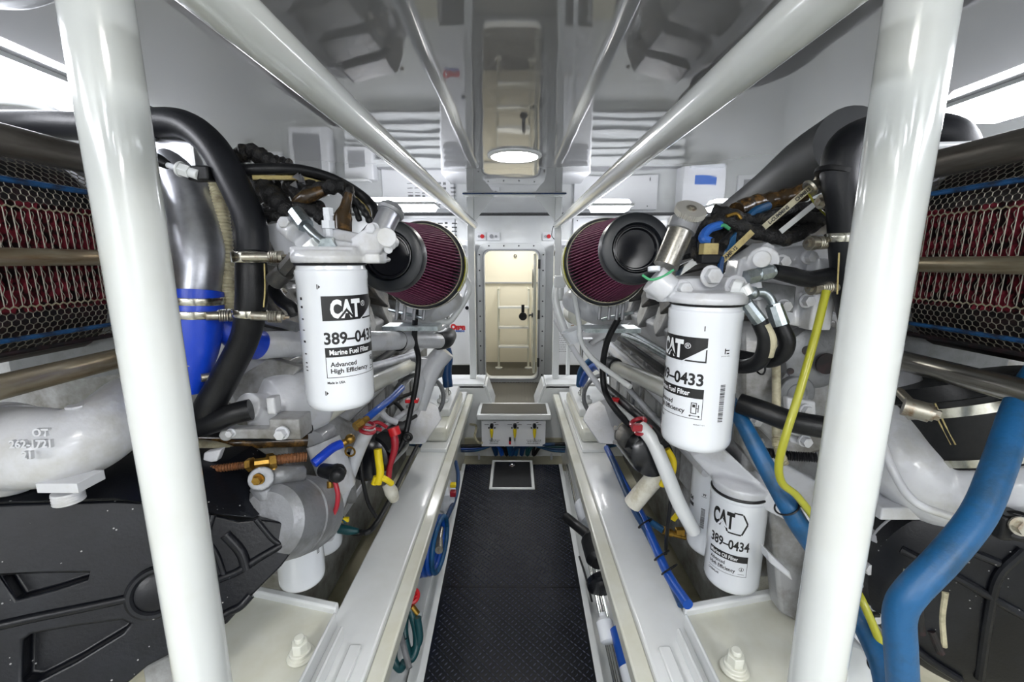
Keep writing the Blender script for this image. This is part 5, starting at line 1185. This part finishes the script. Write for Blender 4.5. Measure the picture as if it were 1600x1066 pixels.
# looms right
paths = [([(1100,352,1.0),(1130,345,.98),(1160,355,.97),(1200,368,.97),(1235,372,.97),(1270,352,1.0),(1300,330,1.02)],.016,'thick braided loom sagging across the right engine top'),
 ([(1115,330,1.02),(1140,335,1.0),(1170,345,1.0),(1200,340,1.0),(1240,330,1.02),(1280,320,1.02)],.015,'black loom above the sagging braided loom, right'),
 ([(1100,350,.98),(1086,372,.96),(1084,395,.95),(1090,405,.95)],.008,'black cable looping down left of the yellow connector'),
 ([(1150,330,1.05),(1180,318,1.08),(1215,312,1.08),(1260,300,1.06)],.022,'dark brown wrapped loom under the insulated duct'),
 ([(1240,345,1.0),(1265,340,.99),(1290,345,.98)],.014,'black loom stub near the yellow ribbon, right'),
 ([(1128,385,.96),(1145,370,.97),(1165,362,.98)],.012,'short black lead above the right filter head'),
 ([(1110,352,1.03),(1130,372,1.03),(1150,395,1.03),(1170,398,1.03)],.022,'dark loom mass behind the yellow connector'),
 ([(1180,362,1.03),(1210,352,1.05),(1240,352,1.05)],.020,'dark loom mass behind the cream zip straps'),
 ([(1060,405,1.0),(1085,398,1.0),(1100,396,1.0)],.006,'thin dark wire near the priming pump foot')]
for i,(pp,r,lab) in enumerate(paths):
    pts = smooth(L(pp),8); rr = [r*(1+.1*math.sin(j*1.3+i)+random.uniform(-.05,.05)) for j in range(len(pts))]
    q = MB(); q.sweep(pts,rr,12); tag(q.build('wiring_loom','tape' if i==3 else 'loom',angle=60),lab,'wiring','looms over the right engine')
def strap(pts,w,m,lab,txt=None):
    a,b_ = L(pts); d=(b_-a).normalized(); n=Vector((0,-1,.15)); sd=d.cross(n).normalized(); q=MB(); q.prism([a-sd*w,b_-sd*w,b_+sd*w,a+sd*w],n.normalized()*-.002); o=tag(q.build('marker_strap',m,flat=True),lab,'strap')
    if txt:
        if sd.z < 0: sd = -sd
        fl=Flat()
        for t,body in txt: fl.text(body,t,-w*.5,w*1.1,bold=.0004)
        fl.onplane(a+n.normalized()*.001,d,sd).build('lettering','print',o,flat=True)
    return o
strap([(1123,413,.93),(1176,362,.92)],.0065,'label_y','cream printed strap slanting up behind the right filter head',[(.01,'3 AMP-12')])
strap([(1194,355,.93),(1268,292,.92)],.0065,'conduit','upper cream printed strap with black lettering, right engine',[(.012,'L-CUMMINS'),(.085,'CHM813')])
strap([(1220,362,.95),(1290,305,.96)],.006,'gel','plain white strap below the lettered cream strap, right')
q = MB(); q.tube(L([(1262,300,.93),(1275,320,.92),(1300,345,.92)]),.006,6,sq=.3); tag(q.build('yellow_ribbon','yellow'),'yellow ribbon tie hanging left of the right pole','ribbon')
q = MB(); q.cyl(P(1268,291,.92),P(1290,277,.93),.009); q.ring(P(1284,281,.92),(0,1,0),.013,.004,18,6); q.ring(P(1266,294,.92),(.7,0,.5),.014,.005,18,6); tag(q.build('turnbuckle','bolt'),'small shackle at the top of the cream straps','shackle')
cn = thing('connector',P(1108,395,.94),'yellowed plug connector standing on the right filter head','connector')
q = MB(); q.box(P(1107,392,.93),(.032,.03,.032)); q.build('shell','label_y',cn,bevel=.003)
q = MB(); q.box(P(1108,405,.93),(.045,.03,.02)); q.cyl(P(1113,385,.93),P(1114,372,.93),.004); q.build('base','rubber',cn,bevel=.003)
for pts,m,lab in (([(1110,378,.94),(1098,372,.94),(1108,358,.95),(1125,352,.97)],'printb','light blue lead curving over the yellow connector'),([(1118,358,.96),(1130,352,.96),(1140,358,.96)],'green','green wire scrap over the yellow connector'),
                  ([(1135,338,.96),(1150,334,.96),(1158,342,.96)],'brass','orange wire scrap at the loom end, right'),([(1165,345,1.0),(1180,330,1.0),(1200,322,1.02)],'bluehose','blue wrapped lead under the insulated duct')):
    q = MB(); q.tube(L(pts),.004 if m in('green','brass') else .010,10); tag(q.build('wire_lead',m),lab,'wire')
q = MB(); q.prism(L([(1133,400,.95),(1142,372,.95),(1152,362,.95),(1150,385,.95),(1143,402,.95)]),(0,.012,0)); tag(q.build('blue_connector','bluehose',bevel=.002),'flat blue connector right of the yellow connector','connector')
q = MB(); q.prism(L([(1122,425,.91),(1128,400,.91),(1133,402,.91),(1130,430,.91)]),(0,.012,0)); tag(q.build('blue_clip','bluedark',bevel=.002),'dark blue clip standing on the right filter head','clip')
# polished tubes left of filter head (heat shield glimpses)
q = MB(); q.prism(L([(1040,425,1.1),(1095,400,1.1),(1090,412,1.1),(1050,440,1.1)]),(0,.01,0)); tag(q.build('chrome_plate','chrome',flat=True),'shiny strip of heat shield behind the priming pump foot','plate')
# turbo elbow / rubber coupling / white scroll at right edge
cu = thing('rubber_coupling',P(1490,660,.95),'wide black rubber coupling with steel band clamps below the right cooler','coupling')
ax = (P(1530,745,.93)-P(1478,610,.96)).normalized(); a = P(1483,605,.97)
q = MB(); q.lathe(a,ax,[(-.02,.125),(0,.128),(.012,.128),(.016,.118),(.15,.108),(.17,.100)],56); q.build('sleeve','rubber',cu)
q = MB(); q.lathe(a+ax*.028,ax,[(0,.119),(0,.122),(.02,.121),(.02,.117)],56); o=q.build('band_clamp','clampm',cu)
q = MB(); q.lathe(a+ax*.138,ax,[(0,.109),(0,.112),(.016,.111),(.016,.108)],56); q.build('band_clamp','clampm',cu)
c = P(1432,640,.84); q = MB(); d = Vector((.75,-.6,-.15)).normalized(); q.cyl(c-d*.02,c+d*.02,.019); q.cyl(c+d*.02,c+d*.026,.015); q.sweep([c+d*.026,c+d*.034],.011,6); q.cyl(P(1405,612,.9),c,.009); q.build('clamp_screw','bolt',o)
for du in (0,7):
    q = MB(); pr_ = [(0,.128),(.012,.128),(.016,.118),(.15,.108)]; lp_ = []
    for u_,v_ in ((1452+du,625),(1462+du,648),(1474+du,672),(1486+du,695)):
        r_ = ray(u_,v_); t = .6
        while t < 1.3:
            w_ = EYE+r_*t-a; h_ = w_.dot(ax); rr_ = (w_-ax*h_).length
            if 0 <= h_ <= .17 and rr_ <= .119-.075*h_: break
            t += .002
        lp_.append(EYE+r_*(t-.001))
    q.tube(lp_,.0016,6); q.build('yellow_line','label_y',cu)
sc_ = thing('turbo_scroll',P(1500,740,.95),'smooth white cast scroll housing under the black rubber coupling, right','housing')
q = MB(); q.lathe(a+ax*.16,ax,[(0,.11),(.01,.115),(.03,.125),(.07,.12),(.1,.08)],40); q.tube(L([(1392,590,1.08),(1388,660,1.02),(1405,720,.98),(1460,765,.96),(1530,790,.95),(1620,770,.95)]),[.06,.065,.075,.08,.07,.05],20); q.tube(L([(1545,740,.95),(1620,700,.95)]),[.10,.09],20); q.build('scroll','engine',sc_,remesh=.006)
q = MB(); q.tube(L([(1378,690,.90),(1395,735,.87),(1430,785,.85),(1500,812,.84)]),.008,12); q.build('rib','engine',sc_)
q = MB(); q.prism(L([(1345,690,1.0),(1385,700,1.0),(1412,760,1.0),(1412,795,1.0),(1350,795,1.0)]),(0,.06,0)); q.build('oil_cooler_box','engine',sc_,bevel=.008)
q = MB(); q.box(P(1385,788,.98),(.09,.08,.03)); q.build('box_flange','engine',sc_,bevel=.003)
# lower right casting plates
lp = thing('front_support',P(1340,870,1.0),'white front support casting with bolts beside the crank damper guard','support')
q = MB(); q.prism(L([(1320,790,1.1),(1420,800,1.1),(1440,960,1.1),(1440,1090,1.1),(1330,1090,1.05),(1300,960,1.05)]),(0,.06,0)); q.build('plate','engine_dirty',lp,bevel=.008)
q = MB(); q.lathe(P(1400,800,1.08),(0,-1,0),[(0,.09),(.03,.088),(.034,.075),(.03,0)],40); q.build('boss','engine',lp)
q = MB()
for u,v in ((1361,838),(1388,880),(1388,912),(1355,955),(1345,880)): q.hexb(P(u,v,1.03),(.1,-1,.1),.014,.028)
q.build('bolt','engine',lp)
q = MB(); q.prism(L([(1338,915,1.03),(1385,870,1.03),(1392,878,1.03),(1345,925,1.03)]),(0,.05,0)); q.prism(L([(1330,1090,.9),(1310,1000,.95),(1345,985,.95),(1420,1090,.9)]),(0,.04,0)); q.build('web','engine',lp,bevel=.005)
q = MB(); q.prism(L([(1318,1000,.88),(1350,1010,.87),(1372,1050,.85),(1370,1090,.84),(1320,1090,.84)]),(0,.05,0)); q.build('foot','gel',lp,bevel=.008)
# black ribbed damper guard
dg = thing('damper_guard',P(1560,950,.9),'round black ribbed plastic guard dusted with specks, right foreground','guard')
c = P(1575,955,.90); ax = Vector((-.42,-1,.0)).normalized()
q = MB(); DP = [(-.12,.235),(-.05,.238),(-.02,.23),(.0,.205),(.015,.15),(.02,.0)]; q.lathe(c,ax,DP,72); sh = q.build('shell','plastic',dg)
A_,B_,D_ = frame(ax)
def gp(r,an,t): return c+(A_*math.cos(an)+B_*math.sin(an))*r-D_*0+ax*t
def on(u,v,lift=.004):   # point of the dome seen at a pixel
    r_ = ray(u,v); best=None
    t = .5
    while t < 1.6:
        p = EYE+r_*t; w_ = p-c; h_ = w_.dot(ax); rr_ = (w_-ax*h_).length
        prof = DP
        for (h0,r0),(h1_,r1_) in zip(prof,prof[1:]):
            if h0 <= h_ <= h1_ and rr_ <= r0+(r1_-r0)*(h_-h0)/(h1_-h0): return p-r_*lift
        t += .002
    return P(u,v,.95)
for pts in ([(1408,858),(1440,875),(1500,905),(1560,940),(1640,985)],[(1415,1000),(1450,1030),(1500,1062)],[(1600,860),(1560,900),(1545,960),(1530,1060)],[(1480,800),(1500,850),(1560,880)]):
    q = MB(); q.tube([on(*p) for p in pts],.009,10); q.build('rib','plastic',dg)
for pts in ([(1417,890),(1410,915),(1410,935)],[(1477,925),(1472,965),(1475,1010)]):
    q = MB(); q.tube([on(u,v,.0) for u,v in pts],.006,10); q.build('slot_edge','conduit',dg)
for pts in ([(1440,900),(1436,950),(1440,990)],[(1455,985),(1470,1020)]):
    q = MB(); q.tube([on(u,v,.0) for u,v in pts],.008,10); q.build('slot','core',dg)
q = MB(); q.ring(c-ax*.05,ax,.239,.003,90,6); q.build('rim_line','greytrim',dg)
q = MB(); a,b_ = L([(1548,805,.82),(1575,815,.82)]); q.cyl(P(1535,800,.82),a,.010); q.build('white_stem','gel',dg)
q = MB(); q.box(P(1570,818,.82),(.05,.04,.05)); q.cyl(P(1590,822,.80),P(1590,822,.86),.028); q.build('clip_block','rubber',dg,bevel=.006)
q = MB(); q.hexb(P(1594,822,.79),(-.4,-1,.2),.013,.018); q.build('bolt','bolt',dg)
# right: dark region above, white things behind
hose('dark_pipe',L([(1500,780,1.05),(1560,790,1.0),(1640,780,.95)]),.03,'rubber','black hose above the round black guard, right edge')  # plain black tube above the guard
# lower right engine front: casting carrying the oil filters
oc = thing('oil_filter_base',P(1150,740,1.3),'off-white casting carrying the two right oil filters','filter base')
q = MB(); q.prism(L([(1080,712,1.28),(1130,700,1.2),(1200,765,1.15),(1310,830,1.1),(1300,850,1.1),(1200,800,1.15),(1110,745,1.25)]),(0,.12,.0)); q.lathe(P(1156,766,1.22),(0,0,1),[(0,.07),(.03,.078),(.045,.05)],28); q.lathe(P(1122,722,1.36),(0,0,1),[(0,.07),(.03,.078),(.045,.05)],28); q.prism(L([(1180,700,1.2),(1290,760,1.15),(1300,830,1.15),(1200,780,1.2)]),(0,.1,0)); q.build('casting','engine',oc,remesh=.005)
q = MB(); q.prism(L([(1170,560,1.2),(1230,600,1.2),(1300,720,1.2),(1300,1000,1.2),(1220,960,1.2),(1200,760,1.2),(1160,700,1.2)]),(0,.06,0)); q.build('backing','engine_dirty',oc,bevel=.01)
q = MB(); q.prism(L([(1200,862,1.1),(1235,895,1.1),(1240,910,1.1),(1203,880,1.1)]),(0,.04,0)); q.build('lug','engine',oc,bevel=.004)
# hoses between right girder and engine
o = hose('drain_hose',L([(1000,665,1.35),(1020,690,1.32),(1040,735,1.3),(1060,785,1.3),(1084,830,1.32)]),[.022,.022,.022,.022,.022],'gel','white plastic hose with red clips dropping left of the oil filters','hose',seg=20)
q = MB(); q.ring(P(997,660,1.36),(.4,0,-.9),.023,.007,24,8); q.ring(P(1005,672,1.345),(.4,0,-.9),.024,.006,24,8); q.box(P(995,668,1.33),(.03,.02,.02)); q.build('red_clip','red',o)
hose('drain_hose',L([(950,620,1.7),(970,640,1.55),(990,658,1.4)]),.010,'gel','thin white tube leading into the red hose clips')
q = MB(); q.box(P(962,626,1.62),(.04,.02,.02)); tag(q.build('clip','redb',bevel=.003),'small red clip on the thin white tube, right','clip')
hose('black_hose',L([(968,495,1.5),(950,530,1.55),(942,570,1.6),(945,610,1.6),(962,640,1.5),(985,665,1.42)]),.0115,'rubber','black hose curving down below the right air filter')
hose('black_hose',L([(945,605,1.8),(975,630,1.6),(1010,660,1.4),(1040,690,1.3)]),.018,'rubber','thicker black hose running behind the thin white tube, right')
st = thing('starter_motor',P(1010,690,1.5),'black round starter motor low on the right engine','starter motor')
q = MB(); a,b_ = L([(1018,712,1.4),(975,670,1.85)]); ax=(b_-a).normalized(); q.lathe(a-ax*.02,ax,[(0,.05),(.01,.068),(.04,.072),(.3,.072),(.32,.05)],32); q.build('body','gloss_black',st)
q = MB(); q.lathe(P(978,680,1.5),(0,-1,.2),[(0,.04),(.02,.042),(.03,.02)],20)
for an in range(5): q.cyl(P(978,680,1.48)+Vector((.045*math.cos(an*1.257),0,.045*math.sin(an*1.257))),P(978,680,1.46)+Vector((.045*math.cos(an*1.257),0,.045*math.sin(an*1.257))),.008,seg=8)
q.build('drive_end','dark_cast',st)
hose('yellow_cable',L([(1042,702,1.35),(1052,720,1.35),(1050,740,1.35),(1040,748,1.38),(1034,758,1.4)]),.010,'yellowb','yellow sleeved cable beside the right starter motor','cable')
q = MB(); q.tube(L([(1034,735,1.42),(1010,762,1.45),(988,788,1.48)]),.031,14); tag(q.build('wrapped_joint','white_cloth'),'white cloth wrapped pipe stub between right girder and starter','wrapped joint')
hose('black_cable',L([(1050,765,1.35),(1046,800,1.36),(1042,835,1.38),(1040,865,1.42)]),.006,'rubber','thin black cable dropping into the bilge, right','cable')
hose('bilge_hose',L([(948,700,2.1),(980,765,1.75),(1000,800,1.6),(1020,845,1.45),(1045,900,1.3),(1075,945,1.18)]),.0145,'bluebright','bright blue hose lying along the outside of right girder')
hose('bilge_hose',L([(955,715,2.0),(985,785,1.65),(1010,830,1.5),(1038,885,1.35),(1065,945,1.2)]),.012,'bluedark','dark blue hose bundled beside bright blue hose, right girder')
hose('branch_hose',L([(1000,805,1.6),(1020,818,1.55),(1038,830,1.5)]),.012,'bluehose','short blue branch hose with a fitting in the right bilge')
q = MB(); a,b_=L([(1036,828,1.5),(1050,834,1.5)]); q.cyl(a,b_,.014); q.cyl(b_,P(1072,840,1.5),.010); q.box(P(1062,832,1.5),(.03,.02,.03)); tag(q.build('pipe_fitting','brass',bevel=.002),'metal fitting on the blue branch hose in right bilge','fitting')
q = MB(); q.box(P(1055,808,1.48),(.018,.006,.03),Matrix.Rotation(.6,3,'Y')); tag(q.build('yellow_tie','yellowb'),'yellow tag on the thin black cable, right bilge','tag')
for k in range(3): 
    u,v,d = ((1008,818,1.52),(1034,868,1.38),(1046,890,1.32))[k]; q = MB(); q.ring(P(u,v,d),(.4,-.6,-.5),.028,.003,18,6); tag(q.build('zip_tie','rubber'),('farthest','middle','nearest')[k]+' black tie round the blue hoses of the right girder','zip tie','ties on the girder hoses')
hose('blue_engine_hose',L([(910,600,2.6),(918,582,2.5),(932,572,2.4),(945,580,2.2)]),.022,'bluebright','bright blue hose arc beyond the right rear engine mount')
hose('teal_engine_hose',L([(905,602,2.7),(908,580,2.6),(920,566,2.5),(935,560,2.4)]),.02,'bluehose','teal blue hose arc behind the bright blue one, right mount')
hose('blue_bundle',L([(700,605,2.6),(698,580,2.6),(700,560,2.6),(697,545,2.6)]),.03,'bluedark','dark blue hose bundle rising beside left rear mount')
hose('blue_bundle',L([(676,602,2.5),(684,585,2.5),(678,570,2.5)]),.012,'bluehose','thin blue hose behind the left rear mount')
# items in the channel right of the walkway
for k,(x,z,r) in enumerate(((.325,.01,.010),(.352,.02,.014),(.388,.0,.012))):
    q = MB(); q.cyl((x+.01,.3,z),(x+.045,2.75,z+.05),r,seg=16); tag(q.build('boat_pole','chrome'),('inner','middle','outer')[k]+' chromed pole stowed in the channel right of the walkway','pole','chromed poles beside the walkway')
bo = thing('spray_bottle',(.40,1.35,-.05),'white plastic bottle with a blue label lying right of the walkway','bottle')
c = P(985,1010,1.33); ax = Vector((-.10,.85,.45)).normalized(); q = MB(); q.lathe(c-ax*.10,ax,[(0,.02),(.004,.042),(.02,.05),(.10,.05),(.14,.042),(.17,.018),(.19,.015)],28); q.build('body','clearp',bo)
q = MB(); q.lathe(c-ax*.05,ax,[(0,.0508),(.10,.0508),(.10,.050)],28); q.build('blue_label','bluebright',bo)
c = P(952,1005,1.36); q = MB(); q.lathe(c,(-.1,.85,.45),[(0,.02),(.004,.027),(.06,.027),(.075,.012),(.085,.012)],20); tag(q.build('small_bottle','clearp'),'small frosted white bottle left of the blue labelled bottle','bottle')
fx = thing('bilge_blower',P(945,860,1.7),'black and grey bilge pump body under the right girder lip','pump')
q = MB(); q.lathe(P(940,880,1.62),(-.1,.9,.3),[(0,.04),(.02,.055),(.1,.055),(.12,.04)],24); q.build('body','rubber',fx)
q = MB(); q.lathe(P(945,920,1.52),(-.1,.9,.3),[(0,.045),(.01,.06),(.03,.06),(.035,.045)],28); q.build('disc','gloss_black',fx)
q = MB(); q.lathe(P(925,815,2.0),(-.1,.9,.3),[(0,.05),(.03,.06),(.1,.06),(.12,.03)],20); q.build('grey_cup','clearp',fx)
hose('blower_hose',L([(884,808,1.98),(905,825,1.9),(930,845,1.75),(955,868,1.65)]),.022,'rubber','thick black hose stub leaning over the right walkway edge')
hose('pole_strap',L([(905,870,1.75),(915,900,1.65),(925,940,1.55)]),.004,'rubber','thin black strap across the chromed poles','strap')
# items in the channel left of the walkway
for k in range(4):
    c = P(673,852,1.84); q = MB(); pts=[]
    for j in range(13):
        an = 2*math.pi*j/12; pts.append(c+Vector((.016*k-.02+.012*math.cos(an), .13*math.cos(an)+.02*k, .105*math.sin(an)-.012*k)))
    q.tube(pts,.011,12); tag(q.build('coiled_hose','bluebright' if k<3 else 'bluehose'),'turn %s of blue coiled hose hanging under the left girder lip'%('one nearest the lip','two','three','four nearest the walkway')[k],'hose','turns of the blue coil')
hose('dark_hose',L([(712,722,2.75),(716,745,2.6),(712,775,2.4),(700,805,2.15),(690,825,2.0)]),.012,'bluedark','dark blue hose hanging between left girder and walkway')
q = MB(); q.cyl(P(689,826,1.98),P(686,845,1.9),.013); q.cyl(P(686,845,1.9),P(686,860,1.82),.017); tag(q.build('hose_coupler','bolt'),'metal coupler at the end of the dark blue hanging hose','fitting')
q = MB(); c = P(643,932,1.46); q.ring(c,(.5,-1,.3),.022,.008,20,8); q.ball(c,.014); 
for an in range(5): q.cyl(c,c+Vector((.02*math.cos(an*1.257),0,.02*math.sin(an*1.257))),.005,seg=6)
tag(q.build('tap_handle','redb'),'small red tap handle under the left girder lip','tap')
for k,pts in enumerate(([(640,950,1.44),(650,985,1.42),(650,1015,1.40),(640,1030,1.38),(632,1000,1.40)],[(636,945,1.45),(632,985,1.43),(640,1020,1.40),(655,1000,1.41),(652,965,1.42)],[(618,1000,1.36),(615,1030,1.35),(625,1045,1.34),(632,1035,1.34)])):
    hose('teal_hose',L(pts),.0125,'teal',('outer','inner','lowest')[k]+' loop of dark teal hose below the red tap handle',group='teal hose loops')
q = MB(); q.cyl(P(625,990,1.36),P(640,1045,1.30),.009); tag(q.build('hose_nozzle','grey_cast'),'grey nozzle among the teal hose loops','nozzle')
q = MB(); q.cyl(P(643,948,1.44),P(652,960,1.44),.011); tag(q.build('brass_tap','brass'),'brass tap body under the red handle','tap')
bag = thing('plastic_bag',P(698,778,2.3),'crumpled clear plastic bag with red and yellow items, left channel','bag')
q = MB(); c=P(697,775,2.3); q.lathe(c-Vector((0,0,.09)),(0,0,1),[(0,.03),(.03,.05),(.08,.045),(.12,.055),(.17,.03),(.2,.01)],9); o=q.build('film','clearp',bag,angle=10)
q = MB(); q.box(P(708,758,2.25),(.03,.03,.02)); q.build('yellow_cap','yellowb',bag,bevel=.004)
q = MB(); q.box(P(708,771,2.25),(.03,.03,.03)); q.build('red_cap','red',bag,bevel=.004)
for o in list(C.objects):
    if o.type == 'MESH' and o.name.split('.')[0] in ('bolt','screw','plug','cover_bolt','hinge','bright_folds','slot','angle_plates','web','clamp_bolt','wheel_rim','opening','bolted_strip'): split_islands(o)
# ================================================================ CAMERA, WORLD, COLOUR
cam = bpy.data.cameras.new('camera'); co = bpy.data.objects.new('camera', cam); C.objects.link(co); SC.camera = co
cam.sensor_fit = 'HORIZONTAL'; cam.sensor_width = 36; cam.lens = F/1600*36; cam.clip_start = .02
co.location = EYE; co.rotation_euler = (math.pi/2-PITCH, 0, YAW)
wd = bpy.data.worlds.new('world'); SC.world = wd; wd.use_nodes = True
wd.node_tree.nodes['Background'].inputs[0].default_value = (.9,.93,1,1); wd.node_tree.nodes['Background'].inputs[1].default_value = .3
SC.view_settings.view_transform = 'Standard'; SC.view_settings.look = 'None'; SC.view_settings.gamma = 1; SC.view_settings.use_curve_mapping = False
SC.view_settings.exposure = .7
SC.cycles.use_denoising = True
SC.cycles.max_bounces = 10; SC.cycles.diffuse_bounces = 6; SC.cycles.glossy_bounces = 6; SC.cycles.sample_clamp_indirect = 6
